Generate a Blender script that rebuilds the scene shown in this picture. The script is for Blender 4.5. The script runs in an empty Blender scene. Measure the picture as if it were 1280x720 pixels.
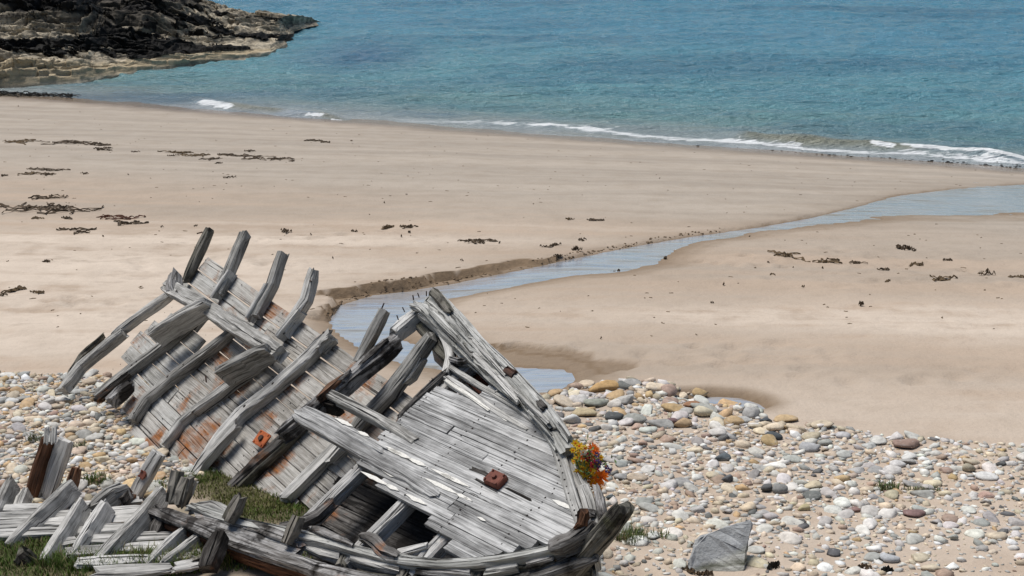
import bpy, math, random
import numpy as np
from mathutils import Vector, Matrix, noise as mnoise

# ------------------------------------------------------------------ camera, sky, sun, exposure
scn = bpy.context.scene
F = 1758.0; CAMH = 6.0; PITCH = math.atan(510 / F)
cam_d = bpy.data.cameras.new('camera'); cam = bpy.data.objects.new('camera', cam_d)
scn.collection.objects.link(cam); scn.camera = cam
cam_d.sensor_width = 36.0; cam_d.lens = F * 36.0 / 1280.0
cam_d.clip_start = 0.1; cam_d.clip_end = 8000
cam.location = (0, 0, CAMH); cam.rotation_euler = (math.pi / 2 - PITCH, 0, 0)

SUN = Vector((-0.30, 0.22, 0.93)).normalized()          # towards the sun
wd = bpy.data.worlds.new('World'); scn.world = wd; wd.use_nodes = True
wn = wd.node_tree.nodes; wl = wd.node_tree.links
sky = wn.new('ShaderNodeTexSky'); sky.sky_type = 'NISHITA'; sky.sun_disc = False
sky.sun_elevation = math.asin(SUN.z); sky.sun_rotation = math.atan2(SUN.x, SUN.y)
sky.air_density = 1.0; sky.dust_density = 0.7; sky.ozone_density = 1.0
wl.new(sky.outputs[0], wn['Background'].inputs[0]); wn['Background'].inputs[1].default_value = 0.055
sl = bpy.data.lights.new('sun', 'SUN'); sl.energy = 3.3; sl.angle = math.radians(32); sl.color = (1.0, 0.965, 0.92)
so = bpy.data.objects.new('sun', sl); scn.collection.objects.link(so)
so.rotation_euler = (-SUN).to_track_quat('-Z', 'Y').to_euler(); so.location = (-20, 4, 40)
scn.view_settings.view_transform = 'Standard'; scn.view_settings.look = 'None'
scn.view_settings.gamma = 1.0; scn.view_settings.exposure = 0.33
scn.cycles.max_bounces = 6; scn.cycles.diffuse_bounces = 2; scn.cycles.glossy_bounces = 3

col = scn.collection
rnd = random.Random(7); npr = np.random.RandomState(5)

# ------------------------------------------------------------------ helpers: surveying
C0 = np.array([0, 0, CAMH]); FW = np.array([0, math.cos(PITCH), -math.sin(PITCH)]); UPV = np.array([0, math.sin(PITCH), math.cos(PITCH)])
def ray(px, py): return FW + np.array([1, 0, 0.]) * (px - 640) / F + UPV * (360 - py) / F
def atY(px, py, Y): d = ray(px, py); return C0 + d * (Y / d[1])
def atZ(px, py, Z): d = ray(px, py); return C0 + d * ((Z - CAMH) / d[2])
def pix(P):
    v = np.asarray(P) - C0; z = v @ FW
    return 640 + F * v[0] / z, 360 - F * (v @ UPV) / z

def hash2(ix, iy, seed):
    h = (ix.astype(np.int64) * 374761393 + iy.astype(np.int64) * 668265263 + seed * 1274126177) & 0xffffffff
    h = ((h ^ (h >> 13)) * 1274126177) & 0xffffffff
    return ((h ^ (h >> 16)) & 0xffff) / 65535.0
def vn(x, y, seed=0):
    x = np.asarray(x, float); y = np.asarray(y, float)
    ix = np.floor(x); iy = np.floor(y); fx = x - ix; fy = y - iy
    fx = fx * fx * (3 - 2 * fx); fy = fy * fy * (3 - 2 * fy)
    a = hash2(ix, iy, seed); b = hash2(ix + 1, iy, seed); c = hash2(ix, iy + 1, seed); d = hash2(ix + 1, iy + 1, seed)
    return (a + (b - a) * fx) * (1 - fy) + (c + (d - c) * fx) * fy
def fbm(x, y, oct=4, seed=0, gain=.5):
    s = 0; a = 1; t = 0
    for i in range(oct):
        s = s + a * vn(x * 2 ** i, y * 2 ** i, seed + i * 17); t += a; a *= gain
    return s / t
def sstep(a, b, x):
    t = np.clip((x - a) / (b - a), 0, 1); return t * t * (3 - 2 * t)

def shoreY(X): return 34.7 - 0.43 * np.asarray(X, float)
YK = [-60, -8, 0, 3, 5, 6, 7, 8, 9, 10, 10.8, 11.2]; ZK = [7.5, 5.0, 4.3, 3.3, 2.64, 2.5, 2.41, 2.3, 2.2, 2.12, 2.048, 2.01]
def gbase(X, Y):
    X = np.asarray(X, float); Y = np.asarray(Y, float)
    near = np.interp(Y, YK, ZK)
    t = (Y - 11.2) / (shoreY(np.clip(X, -40, 40)) - 11.2)
    far = 2.01 * (1 - t)
    far = np.where(far < 0, np.maximum(far * 1.3, -4.5), far)
    return np.where(Y < 11.2, near, far)
def gnoise(X, Y):
    near = np.clip((13 - np.asarray(Y, float)) / 3, 0, 1)
    return (fbm(X * .35, Y * .35, 3, 3) - .5) * .07 * np.clip(1.2 - near, .25, 1) + (fbm(X * 1.7, Y * 1.7, 3, 9) - .5) * .03
def gz0(X, Y): return gbase(X, Y) + gnoise(X, Y)
def GP(px, py, h=0.0):
    """point on the ray whose height above the ground is h"""
    d = ray(px, py); Y = 9.0
    for _ in range(40):
        P = C0 + d * (Y / d[1]); e = float(gz0(P[0], P[1])) + h
        Yn = (e - CAMH) / d[2] * d[1]; Y = Y + (Yn - Y) * .6
    return C0 + d * (Y / d[1])

def pdist(X, Y, poly, closed=True):
    """unsigned distance to polyline, nearest edge index"""
    best = np.full(X.shape, 1e9); bi = np.zeros(X.shape, int); n = len(poly)
    for i in range(n if closed else n - 1):
        ax, ay = poly[i]; bx, by = poly[(i + 1) % n]
        dx, dy = bx - ax, by - ay; L2 = dx * dx + dy * dy + 1e-12
        t = np.clip(((X - ax) * dx + (Y - ay) * dy) / L2, 0, 1)
        d = np.hypot(X - ax - t * dx, Y - ay - t * dy)
        m = d < best; best[m] = d[m]; bi[m] = i
    return best, bi
def pinside(X, Y, poly):
    ins = np.zeros(X.shape, bool); n = len(poly); j = n - 1
    for i in range(n):
        xi, yi = poly[i]; xj, yj = poly[j]
        c = ((yi > Y) != (yj > Y)) & (X < (xj - xi) * (Y - yi) / (yj - yi + 1e-12) + xi)
        ins ^= c; j = i
    return ins
def sdist(X, Y, poly):
    d, bi = pdist(X, Y, poly); return np.where(pinside(X, Y, poly), -d, d), bi

# ------------------------------------------------------------------ helpers: objects
def tag(o, label=None, cat=None, group=None, kind=None):
    if label: o['label'] = label
    if cat: o['category'] = cat
    if group: o['group'] = group
    if kind: o['kind'] = kind
    return o
def mesh_np(name, V, faces, mat=None, smooth=False):
    """V (n,3); faces (m,k) int array or list of lists"""
    me = bpy.data.meshes.new(name); V = np.asarray(V, dtype=np.float32)
    if isinstance(faces, np.ndarray):
        m, k = faces.shape
        me.vertices.add(len(V)); me.vertices.foreach_set('co', V.ravel())
        me.loops.add(m * k); me.loops.foreach_set('vertex_index', faces.ravel().astype(np.int32))
        me.polygons.add(m); me.polygons.foreach_set('loop_start', np.arange(0, m * k, k, dtype=np.int32))
        try: me.polygons.foreach_set('loop_total', np.full(m, k, dtype=np.int32))
        except Exception: pass
        me.update(calc_edges=True)
    else:
        me.from_pydata([tuple(map(float, v)) for v in V], [], [list(f) for f in faces]); me.update()
    if smooth: me.polygons.foreach_set('use_smooth', np.ones(len(me.polygons), bool))
    if mat: me.materials.append(mat)
    return me
def add(name, me, parent=None, loc=None):
    o = bpy.data.objects.new(name, me); col.objects.link(o)
    if parent is not None: o.parent = parent
    if loc is not None: o.location = Vector([float(v) for v in loc])
    return o
def empty(name, loc, label=None, cat=None, group=None):
    o = bpy.data.objects.new(name, None); col.objects.link(o); o.location = Vector([float(v) for v in loc]); o.empty_display_size = .2
    return tag(o, label, cat, group)
def wloc(o):
    v = np.array(o.location)
    while o.parent is not None:
        o = o.parent; v = v + np.array(o.location)
    return v
def vcol(me, name, arr):
    a = me.color_attributes.new(name, 'FLOAT_COLOR', 'POINT')
    arr = np.asarray(arr, np.float32)
    if arr.shape[1] == 3: arr = np.concatenate([arr, np.ones((len(arr), 1), np.float32)], 1)
    a.data.foreach_set('color', arr.ravel())
def gridfaces(ny, nx):
    i = np.arange(ny * nx).reshape(ny, nx)
    return np.stack([i[:-1, :-1], i[:-1, 1:], i[1:, 1:], i[1:, :-1]], -1).reshape(-1, 4)

def crom(P, step, straight=False):
    P = [np.asarray(p, float) for p in P]
    if straight and len(P) > 2:
        out = []; par = []
        for i in range(len(P) - 1):
            n = max(1, int(np.linalg.norm(P[i + 1] - P[i]) / step))
            for k in range(n): out.append(P[i] + (P[i + 1] - P[i]) * k / n); par.append((i + k / n) / (len(P) - 1))
        return out + [P[-1]], par + [1.0]
    if len(P) == 2:
        n = max(2, int(np.linalg.norm(P[1] - P[0]) / step) + 1)
        return [P[0] + (P[1] - P[0]) * i / (n - 1) for i in range(n)], [i / (n - 1) for i in range(n)]
    Q = [2 * P[0] - P[1]] + P + [2 * P[-1] - P[-2]]; out = []; par = []
    for i in range(1, len(Q) - 2):
        p0, p1, p2, p3 = Q[i - 1:i + 3]; n = max(1, int(np.linalg.norm(p2 - p1) / step))
        for k in range(n):
            t = k / n
            out.append(.5 * ((2 * p1) + (-p0 + p2) * t + (2 * p0 - 5 * p1 + 4 * p2 - p3) * t * t + (-p0 + 3 * p1 - 3 * p2 + p3) * t ** 3))
            par.append((i - 1 + t) / (len(P) - 1))
    out.append(P[-1]); par.append(1.0)
    return out, par

SEED = [0]
def n1(x, y, s): return mnoise.noise(Vector((x, y, s * 7.31)))
def timber(name, P, w, h, nrm, mat, parent, wear=.006, rag=.02, step=.07, ch=.14, taper=None, straight=False):
    """one weathered timber: rectangular section swept along P (centre line), w across, h along nrm"""
    SEED[0] += 1; sd = SEED[0]
    Q, par = crom(P, step, straight); n = len(Q); nrm0 = np.asarray(nrm, float)
    c = ch * min(w, h)
    # section points with extra points on the wide faces so that faces can check and hollow
    gw = min(.004, w * .06, h * .06); g0 = rnd.uniform(-.25, .25); g1 = rnd.uniform(-.2, .2)
    def sect(W, H, d0=0., d1=0.):
        a, b = W / 2, H / 2; m0 = g0 * W; m1 = g1 * H
        return [(-a + c, b), (m0 - gw, b), (m0, b - d0), (m0 + gw, b), (a - c, b), (a, b - c), (a, m1 + gw), (a - d1, m1), (a, m1 - gw), (a, -b + c), (a - c, -b), (-a + c, -b), (-a, -b + c), (-a, b - c)]
    m = 14; V = []; UVv = []; Lc = 0; cdep = min(w, h) * .30
    for i in range(n):
        t = Q[min(i + 1, n - 1)] - Q[max(i - 1, 0)]; t /= np.linalg.norm(t) + 1e-9
        s = np.cross(t, nrm0); s /= np.linalg.norm(s) + 1e-9; u = np.cross(s, t)
        if i: Lc += np.linalg.norm(Q[i] - Q[i - 1])
        k = 1.0 if taper is None else np.interp(par[i], *taper)
        W = w * k * (1 + 3.5 * wear * n1(Lc * 1.7, 3.1, sd)); H = h * (1 if taper is None else .4 + .6 * k)
        ed = .5 if i in (0, n - 1) else 0
        ring = sect(W, H, cdep * max(0, n1(Lc * 2.1, 31.7, sd) + .12 + ed), cdep * max(0, n1(Lc * 1.9, 57.2, sd) + .05 + ed)); per = 0
        la = wear * .5 * n1(Lc * 2.6, 11.3, sd + .3); lb = wear * .5 * n1(Lc * 2.6 + 40, 5.3, sd + .6)
        for j, (a, b) in enumerate(ring):
            da = la + wear * 1.0 * n1(Lc * 3.5, j * 5.3, sd + .3) + wear * .22 * rnd.uniform(-1, 1); db = lb + wear * 1.0 * n1(Lc * 3.5 + 40, j * 5.3, sd + .6) + wear * .22 * rnd.uniform(-1, 1)
            e = 0
            if i == 0: e = -rag * abs(n1(j * 3.7, 1.5, sd + .2)) * 1.6 + rag * .5
            if i == n - 1: e = rag * abs(n1(j * 3.7, 8.5, sd + .9)) * 1.6 - rag * .5
            if wear >= .004:
                if i in (0, n - 1): q_ = rnd.uniform(.50, 1.0)
                elif i in (1, n - 2) and n > 5: q_ = rnd.uniform(.86, 1.02)
                else: q_ = rnd.uniform(.68, .85) if rnd.random() < .035 else 1.0
                a *= q_; b *= (1 + q_) / 2
            V.append(Q[i] + s * (a + da) + u * (b + db) + t * e)
            UVv.append((Lc, per))
            a2, b2 = ring[(j + 1) % m]; per += math.hypot(a2 - a, b2 - b)
    faces = []; uvs = []
    per_tot = 2 * (w + h)
    for i in range(n - 1):
        for j in range(m):
            j2 = (j + 1) % m
            faces.append((i * m + j, i * m + j2, (i + 1) * m + j2, (i + 1) * m + j))
            p2 = UVv[i * m + j2][1] if j2 else per_tot
            uvs += [UVv[i * m + j], (UVv[i * m][0], p2), (UVv[(i + 1) * m][0], p2), UVv[(i + 1) * m + j]]
    for base, rev in ((0, False), ((n - 1) * m, True)):
        f = [base + j for j in range(m)]
        if not rev: f = f[::-1]
        faces.append(tuple(f))
        sec = sect(w, h)
        uvs += [(sec[q - base][0] + 3.3, sec[q - base][1]) for q in f]
    O = Q[0]
    me = mesh_np(name, np.array(V) - O, faces, mat)
    ul = me.uv_layers.new(name='UVMap')
    ul.data.foreach_set('uv', np.array(uvs, np.float32).ravel())
    return add(name, me, parent, O - (wloc(parent) if parent is not None else 0))

# ------------------------------------------------------------------ materials
class NT:
    def __init__(s, name):
        s.m = bpy.data.materials.new(name); s.m.use_nodes = True; s.t = s.m.node_tree; s.t.nodes.clear()
        s.out = s.n('ShaderNodeOutputMaterial')
    def n(s, typ, **kw):
        o = s.t.nodes.new(typ)
        for k, v in kw.items():
            if k.startswith('i_'):
                key = k[2:]; o.inputs[int(key) if key.isdigit() else key.replace('_', ' ')].default_value = v
            else: setattr(o, k, v)
        return o
    def l(s, a, b): s.t.links.new(a, b)
    def val(s, x, y, op, clamp=False):
        o = s.n('ShaderNodeMath', operation=op, use_clamp=clamp)
        for i, q in enumerate((x, y)):
            if q is None: continue
            if isinstance(q, (int, float)): o.inputs[i].default_value = q
            else: s.l(q, o.inputs[i])
        return o.outputs[0]
    def noise(s, vec, scale, detail=4, rough=.55, dist=0.0):
        o = s.n('ShaderNodeTexNoise'); o.inputs['Scale'].default_value = scale; o.inputs['Detail'].default_value = detail
        o.inputs['Roughness'].default_value = rough; o.inputs['Distortion'].default_value = dist
        if vec is not None: s.l(vec, o.inputs['Vector'])
        return o.outputs['Fac']
    def map(s, vec, scale=(1, 1, 1), rot=(0, 0, 0), loc=(0, 0, 0)):
        o = s.n('ShaderNodeMapping'); o.inputs['Scale'].default_value = scale; o.inputs['Rotation'].default_value = rot; o.inputs['Location'].default_value = loc
        s.l(vec, o.inputs['Vector']); return o.outputs[0]
    def ramp(s, fac, stops, interp='LINEAR'):
        o = s.n('ShaderNodeValToRGB'); o.color_ramp.interpolation = interp; el = o.color_ramp.elements
        while len(el) < len(stops): el.new(.5)
        for e, (p, c) in zip(el, stops):
            e.position = p; e.color = (c, c, c, 1) if isinstance(c, (int, float)) else (*c, 1)
        s.l(fac, o.inputs[0]); return o.outputs[0]
    def mix(s, fac, a, b, mode='MIX'):
        o = s.n('ShaderNodeMix', data_type='RGBA', blend_type=mode)
        for i, q in ((0, fac), (6, a), (7, b)):
            if isinstance(q, (int, float)): o.inputs[i].default_value = q
            elif isinstance(q, tuple): o.inputs[i].default_value = (*q, 1)
            else: s.l(q, o.inputs[i])
        return o.outputs[2]
    def bsdf(s, color, rough=.85, spec=.3, bump=None, bstr=.5, bdist=.01, **kw):
        b = s.n('ShaderNodeBsdfPrincipled')
        for key, q in (('Base Color', color), ('Roughness', rough), ('Specular IOR Level', spec)):
            if isinstance(q, (int, float)): b.inputs[key].default_value = q
            elif isinstance(q, tuple): b.inputs[key].default_value = (*q, 1)
            else: s.l(q, b.inputs[key])
        for k, v in kw.items(): b.inputs[k.replace('_', ' ')].default_value = v
        if bump is not None:
            bm = s.n('ShaderNodeBump'); bm.inputs['Strength'].default_value = bstr; bm.inputs['Distance'].default_value = bdist
            s.l(bump, bm.inputs['Height']); s.l(bm.outputs[0], b.inputs['Normal'])
        s.l(b.outputs[0], s.out.inputs[0]); return b

def wood(name, dark=(.085, .08, .072), mid=(.29, .282, .262), light=(.56, .545, .515), rust=.0, moss=.0, crack=.5, spots=0.0, black=0.0, bstr=.8):
    t = NT(name)
    uv = t.n('ShaderNodeUVMap').outputs[0]; oi = t.n('ShaderNodeObjectInfo')
    cx = t.n('ShaderNodeCombineXYZ'); t.l(t.val(oi.outputs['Random'], 17.0, 'MULTIPLY'), cx.inputs[0]); t.l(t.val(oi.outputs['Random'], 9.0, 'MULTIPLY'), cx.inputs[1])
    va = t.n('ShaderNodeVectorMath', operation='ADD'); t.l(uv, va.inputs[0]); t.l(cx.outputs[0], va.inputs[1]); v = va.outputs[0]
    pos = t.n('ShaderNodeNewGeometry').outputs['Position']
    warp = t.noise(t.map(v, (1.3, 6, 1)), 1.0, 2)
    va2 = t.n('ShaderNodeVectorMath', operation='ADD'); cw = t.n('ShaderNodeCombineXYZ'); t.l(t.val(warp, .014, 'MULTIPLY'), cw.inputs[1])
    t.l(v, va2.inputs[0]); t.l(cw.outputs[0], va2.inputs[1]); v = va2.outputs[0]
    fine = t.noise(t.map(v, (4.5, 150, 1)), 1.0, 5, .7)
    broad = t.noise(t.map(v, (2.4, 42, 1)), 1.0, 6, .66)
    blot = t.noise(pos, 5.0, 4, .6)
    g = t.val(t.val(t.val(fine, .42, 'MULTIPLY'), t.val(broad, .40, 'MULTIPLY'), 'ADD'), t.val(blot, .26, 'MULTIPLY'), 'ADD')
    g = t.val(g, t.val(t.val(oi.outputs['Random'], .10, 'MULTIPLY'), .05, 'SUBTRACT'), 'ADD')
    c = t.ramp(g, [(.40, dark), (.52, mid), (.63, light)])
    ck = t.noise(t.map(v, (1.1, 48, 1), loc=(3, 7, 0)), 1.0, 4, .6, .4)
    cm = t.ramp(ck, [(.36 - .03 * (1 - crack), 1.0), (.36 + .04 * crack + .015, 0.0)])
    c = t.mix(t.val(cm, .85, 'MULTIPLY'), c, (.022, .020, .018))
    if spots:
        sp = t.noise(t.map(v, (14, 60, 1)), 1.0, 3, .6); sm = t.ramp(sp, [(.30, 1.), (.36, 0.)])
        c = t.mix(t.val(sm, spots, 'MULTIPLY'), c, (.03, .022, .016))
    if rust:
        rn = t.noise(t.map(pos, (1, 1, 1), loc=(4.2, 1.1, 0)), 2.6, 5, .62, .3)
        rm = t.val(t.ramp(rn, [(.63 - .12 * rust, 0.), (.71 - .11 * rust, .95)]), t.ramp(broad, [(.38, .35), (.58, 1.)]), 'MULTIPLY')
        rc = t.ramp(fine, [(.35, (.10, .034, .009)), (.6, (.36, .13, .030))])
        c = t.mix(rm, c, rc)
    if moss:
        mn = t.noise(t.map(pos, loc=(9, 3, 1)), 6.0, 5, .65); mm = t.ramp(mn, [(.62 - .15 * moss, 0.), (.70 - .1 * moss, .8)])
        c = t.mix(mm, c, t.mix(fine, (.05, .06, .02), (.17, .16, .09)))
    if black:
        bn = t.noise(t.map(pos, loc=(1, 8, 5)), 4.5, 5, .65); bm = t.ramp(bn, [(.60 - .2 * black, 0.), (.68 - .14 * black, .92)])
        c = t.mix(bm, c, (.018, .015, .013))
    hgt = t.val(t.val(fine, .5, 'MULTIPLY'), t.val(t.val(broad, .45, 'MULTIPLY'), t.val(cm, 1.3, 'MULTIPLY'), 'SUBTRACT'), 'ADD')
    t.bsdf(c, .88, .18, hgt, bstr, .012)
    return t.m
M = {}
M['wood'] = wood('weathered_wood')
M['wood_pale'] = wood('bleached_wood', (.13, .125, .115), (.36, .352, .33), (.62, .605, .575))
M['wood_deck'] = wood('deck_wood', (.09, .088, .085), (.295, .292, .284), (.57, .565, .55), crack=.35, bstr=.6)
M['wood_plank'] = wood('hull_plank_wood', (.13, .125, .112), (.33, .32, .295), (.52, .51, .48), rust=.40, crack=.3)
M['wood_rusty'] = wood('rust_stained_wood', (.12, .11, .09), (.33, .31, .28), (.52, .50, .46), rust=1.0, crack=.3)
M['wood_rot'] = wood('rotten_wood', (.05, .045, .04), (.17, .16, .15), (.42, .41, .40), rust=.35, black=.45, crack=1.0, spots=.9, bstr=1.0)
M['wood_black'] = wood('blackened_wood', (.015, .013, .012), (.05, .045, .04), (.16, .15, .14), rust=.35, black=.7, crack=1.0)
M['wood_brown'] = wood('brown_wood', (.05, .025, .015), (.14, .065, .035), (.24, .15, .10), rust=.4, black=.25)
M['wood_moss'] = wood('mossy_wood', (.04, .037, .03), (.11, .105, .085), (.26, .24, .21), moss=.25, black=.4)
M['wood_spot'] = wood('nail_pitted_wood', (.17, .16, .15), (.38, .37, .35), (.60, .59, .565), spots=1.0, rust=.2)
M['wood_erod'] = wood('eroded_wood', (.13, .13, .12), (.34, .338, .315), (.58, .575, .545), crack=1.0, spots=.5, bstr=1.0)

def plainmat(name, c1, c2, scale=8, rough=.8, spec=.3, bstr=.5, bdist=.01, metal=0):
    t = NT(name); pos = t.n('ShaderNodeTexCoord').outputs['Object']
    f = t.noise(pos, scale, 5, .62); c = t.ramp(f, [(.32, c1), (.68, c2)])
    b = t.bsdf(c, rough, spec, f, bstr, bdist); b.inputs['Metallic'].default_value = metal
    return t.m
M['rust_orange'] = plainmat('orange_rust', (.20, .045, .015), (.48, .13, .04), 22)
M['rust_brown'] = plainmat('brown_rust', (.10, .035, .025), (.22, .075, .05), 18)
M['rust_dark'] = plainmat('dark_iron', (.02, .016, .014), (.10, .045, .028), 22)
M['paint'] = plainmat('old_cream_paint', (.60, .58, .53), (.80, .78, .72), 60, .7, .3, .2)
M['nail'] = plainmat('nail_iron', (.012, .011, .01), (.04, .03, .025), 40)

# sand: colours follow the damp-and-bank-shade, dry and turf masks stored on the ground
def sandmat():
    t = NT('sand'); pos = t.n('ShaderNodeNewGeometry').outputs['Position']
    at = t.n('ShaderNodeVertexColor', layer_name='mask'); sp = t.n('ShaderNodeSeparateColor'); t.l(at.outputs[0], sp.inputs[0])
    turf, wet, dry = sp.outputs[0], sp.outputs[1], sp.outputs[2]  # wet channel holds damp sand plus the shade tinted onto the bank face
    ang = math.atan(-.43)
    streak = t.noise(t.map(pos, (.10, 1.25, 1), (0, 0, -ang)), 1.0, 5, .6, .5)
    big = t.noise(pos, .25, 4, .55); mid = t.noise(pos, 2.2, 5, .6); grain = t.noise(pos, 160, 2, .7); pit = t.noise(pos, 14, 4, .65)
    c = t.ramp(big, [(.35, (.40, .315, .24)), (.65, (.465, .365, .278))])
    c = t.mix(t.val(t.ramp(streak, [(.42, 0.), (.60, 1.)]), .55, 'MULTIPLY'), c, (.335, .292, .242))
    s = t.n('ShaderNodeVectorMath', operation='DOT_PRODUCT'); t.l(pos, s.inputs[0]); s.inputs[1].default_value = (.43, 1, 0)
    sh = s.outputs['Value']
    shn = t.val(sh, t.val(t.val(mid, 3.0, 'MULTIPLY'), t.val(big, 6, 'MULTIPLY'), 'ADD'), 'ADD')
    far = t.n('ShaderNodeMapRange'); far.inputs[1].default_value = 23.5; far.inputs[2].default_value = 27.5; t.l(shn, far.inputs[0])
    grey = t.mix(t.ramp(streak, [(.38, 0.), (.6, 1.)]), (.325, .288, .243), (.425, .37, .307))
    c = t.mix(t.val(far.outputs[0], .85, 'MULTIPLY'), c, grey)
    dm = t.val(dry, t.ramp(t.val(t.val(streak, .5, 'MULTIPLY'), t.val(mid, .5, 'MULTIPLY'), 'ADD'), [(.40, 0.), (.52, 1.)]), 'MULTIPLY')
    c = t.mix(dm, c, (.61, .515, .42))
    c = t.mix(t.val(t.ramp(mid, [(.42, 0.), (.7, 1.)]), .26, 'MULTIPLY'), c, (.24, .18, .125))
    c = t.mix(t.val(t.ramp(grain, [(.3, 0.), (.7, 1.)]), .22, 'MULTIPLY'), c, (.20, .16, .12))
    swash = t.n('ShaderNodeMapRange'); swash.inputs[1].default_value = 32.9; swash.inputs[2].default_value = 34.3
    t.l(t.val(sh, t.val(mid, .6, 'MULTIPLY'), 'ADD'), swash.inputs[0])
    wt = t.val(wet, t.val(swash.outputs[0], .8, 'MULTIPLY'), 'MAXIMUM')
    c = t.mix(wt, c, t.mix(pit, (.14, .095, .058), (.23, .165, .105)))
    tc = t.mix(t.ramp(mid, [(.35, 0.), (.65, 1.)]), (.05, .055, .02), (.12, .10, .055))
    c = t.mix(turf, c, tc)
    rough = t.val(.92, t.val(swash.outputs[0], .78, 'MULTIPLY'), 'SUBTRACT')
    hgt = t.val(t.val(pit, .6, 'MULTIPLY'), t.val(mid, 1.6, 'MULTIPLY'), 'ADD')
    t.bsdf(c, rough, .25, hgt, .75, .03)
    return t.m
M['sand'] = sandmat()

def seamat():
    t = NT('sea_water'); pos = t.n('ShaderNodeNewGeometry').outputs['Position']
    s = t.n('ShaderNodeVectorMath', operation='DOT_PRODUCT'); t.l(pos, s.inputs[0]); s.inputs[1].default_value = (.43, 1, 0)
    sh = t.val(s.outputs['Value'], 34.7, 'SUBTRACT')
    ang = math.atan(-.43)
    depth = t.n('ShaderNodeMapRange'); depth.inputs[1].default_value = 0; depth.inputs[2].default_value = 26; t.l(sh, depth.inputs[0])
    c = t.ramp(depth.outputs[0], [(0., (.33, .36, .37)), (.05, (.24, .29, .29)), (.14, (.14, .255, .26)), (.34, (.12, .285, .325)), (1., (.085, .250, .345))])  # depth tones; the pale inshore stops also paint in the sky's sheen
    patch = t.noise(t.map(pos, (.05, .17, 1)), 1.0, 4, .6, .6)
    c = t.mix(t.val(t.ramp(patch, [(.50, 0.), (.64, 1.)]), .55, 'MULTIPLY'), c, (.035, .125, .20))
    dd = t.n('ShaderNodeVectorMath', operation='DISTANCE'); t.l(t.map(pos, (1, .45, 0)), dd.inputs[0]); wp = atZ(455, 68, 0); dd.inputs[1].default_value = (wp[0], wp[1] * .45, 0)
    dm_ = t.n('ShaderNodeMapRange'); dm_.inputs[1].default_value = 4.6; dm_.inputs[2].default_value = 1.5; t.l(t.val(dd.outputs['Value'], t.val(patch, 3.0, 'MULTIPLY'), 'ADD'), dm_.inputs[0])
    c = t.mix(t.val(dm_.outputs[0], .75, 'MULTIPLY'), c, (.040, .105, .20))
    rip = t.noise(t.map(pos, (.8, 2.6, 1), (0, 0, .15)), 1.0, 5, .62, .3)
    fine = t.noise(t.map(pos, (3.5, 9, 1), (0, 0, -.1)), 1.0, 4, .6)
    # foam lace in the swash
    fn = t.noise(t.map(pos, (.9, 3.2, 1), (0, 0, -ang)), 1.6, 6, .7, .5)
    wob = t.val(sh, t.val(t.noise(pos, .22, 3), 2.2, 'MULTIPLY'), 'SUBTRACT')
    b1 = t.ramp(t.val(t.val(wob, 4, 'ADD'), 8, 'DIVIDE'), [(.40, 0.), (.455, 1.), (.475, .8), (.53, 0.)])
    px = t.n('ShaderNodeSeparateXYZ'); t.l(pos, px.inputs[0])
    along = t.n('ShaderNodeMapRange'); along.inputs[1].default_value = -3.5; along.inputs[2].default_value = 0.5; t.l(px.outputs[0], along.inputs[0])
    fm = t.val(t.ramp(t.val(fn, t.val(b1, .34, 'MULTIPLY'), 'ADD'), [(.72, 0.), (.80, 1.)]), along.outputs[0], 'MULTIPLY')
    mk = t.n('ShaderNodeVertexColor', layer_name='mask'); ms = t.n('ShaderNodeSeparateColor'); t.l(mk.outputs[0], ms.inputs[0])
    c = t.mix(t.val(ms.outputs[1], .75, 'MULTIPLY'), c, (.20, .19, .115))
    fm2 = t.ramp(t.val(t.val(fn, .9, 'MULTIPLY'), t.val(ms.outputs[0], .62, 'MULTIPLY'), 'ADD'), [(.74, 0.), (.86, 1.)])
    fm = t.val(fm, fm2, 'MAXIMUM')
    c = t.mix(fm, c, (.74, .76, .76))
    rough = t.val(.14, t.val(fm, .6, 'MULTIPLY'), 'ADD')
    hgt = t.val(t.val(rip, 1.0, 'MULTIPLY'), t.val(fine, .35, 'MULTIPLY'), 'ADD')
    t.bsdf(c, rough, .5, hgt, 1.0, .42, IOR=1.38)
    return t.m
M['sea'] = seamat()

def streammat():
    t = NT('stream_water'); pos = t.n('ShaderNodeNewGeometry').outputs['Position']
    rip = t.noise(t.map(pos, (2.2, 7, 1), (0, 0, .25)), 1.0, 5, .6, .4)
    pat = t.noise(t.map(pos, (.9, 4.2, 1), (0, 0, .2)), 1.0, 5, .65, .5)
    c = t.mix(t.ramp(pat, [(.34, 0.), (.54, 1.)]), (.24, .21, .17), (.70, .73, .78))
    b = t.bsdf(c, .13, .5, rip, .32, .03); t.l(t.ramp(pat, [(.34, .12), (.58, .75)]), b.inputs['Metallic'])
    return t.m
M['stream'] = streammat()

def stonemat(name, attr):
    t = NT(name)
    if attr: c = t.n('ShaderNodeVertexColor', layer_name='col').outputs[0]
    else: c = t.n('ShaderNodeObjectInfo').outputs['Color']
    pos = t.n('ShaderNodeNewGeometry').outputs['Position']
    a = t.noise(pos, 28, 5, .65); b = t.noise(pos, 150, 3, .6)
    c = t.mix(1.0, c, t.ramp(a, [(.3, .66), (.7, 1.18)]), 'MULTIPLY')
    vein = t.noise(t.map(pos, (14, 14, 90), (.4, .3, 0)), 1.0, 3, .5)
    c = t.mix(t.val(t.ramp(vein, [(.60, 0.), (.68, 1.)]), .35, 'MULTIPLY'), c, (.46, .45, .42))
    t.bsdf(c, .82, .25, t.val(a, t.val(b, .4, 'MULTIPLY'), 'ADD'), .45, .008)
    return t.m
M['stone'] = stonemat('beach_stone', False); M['shingle'] = stonemat('shingle_stone', True)

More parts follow.
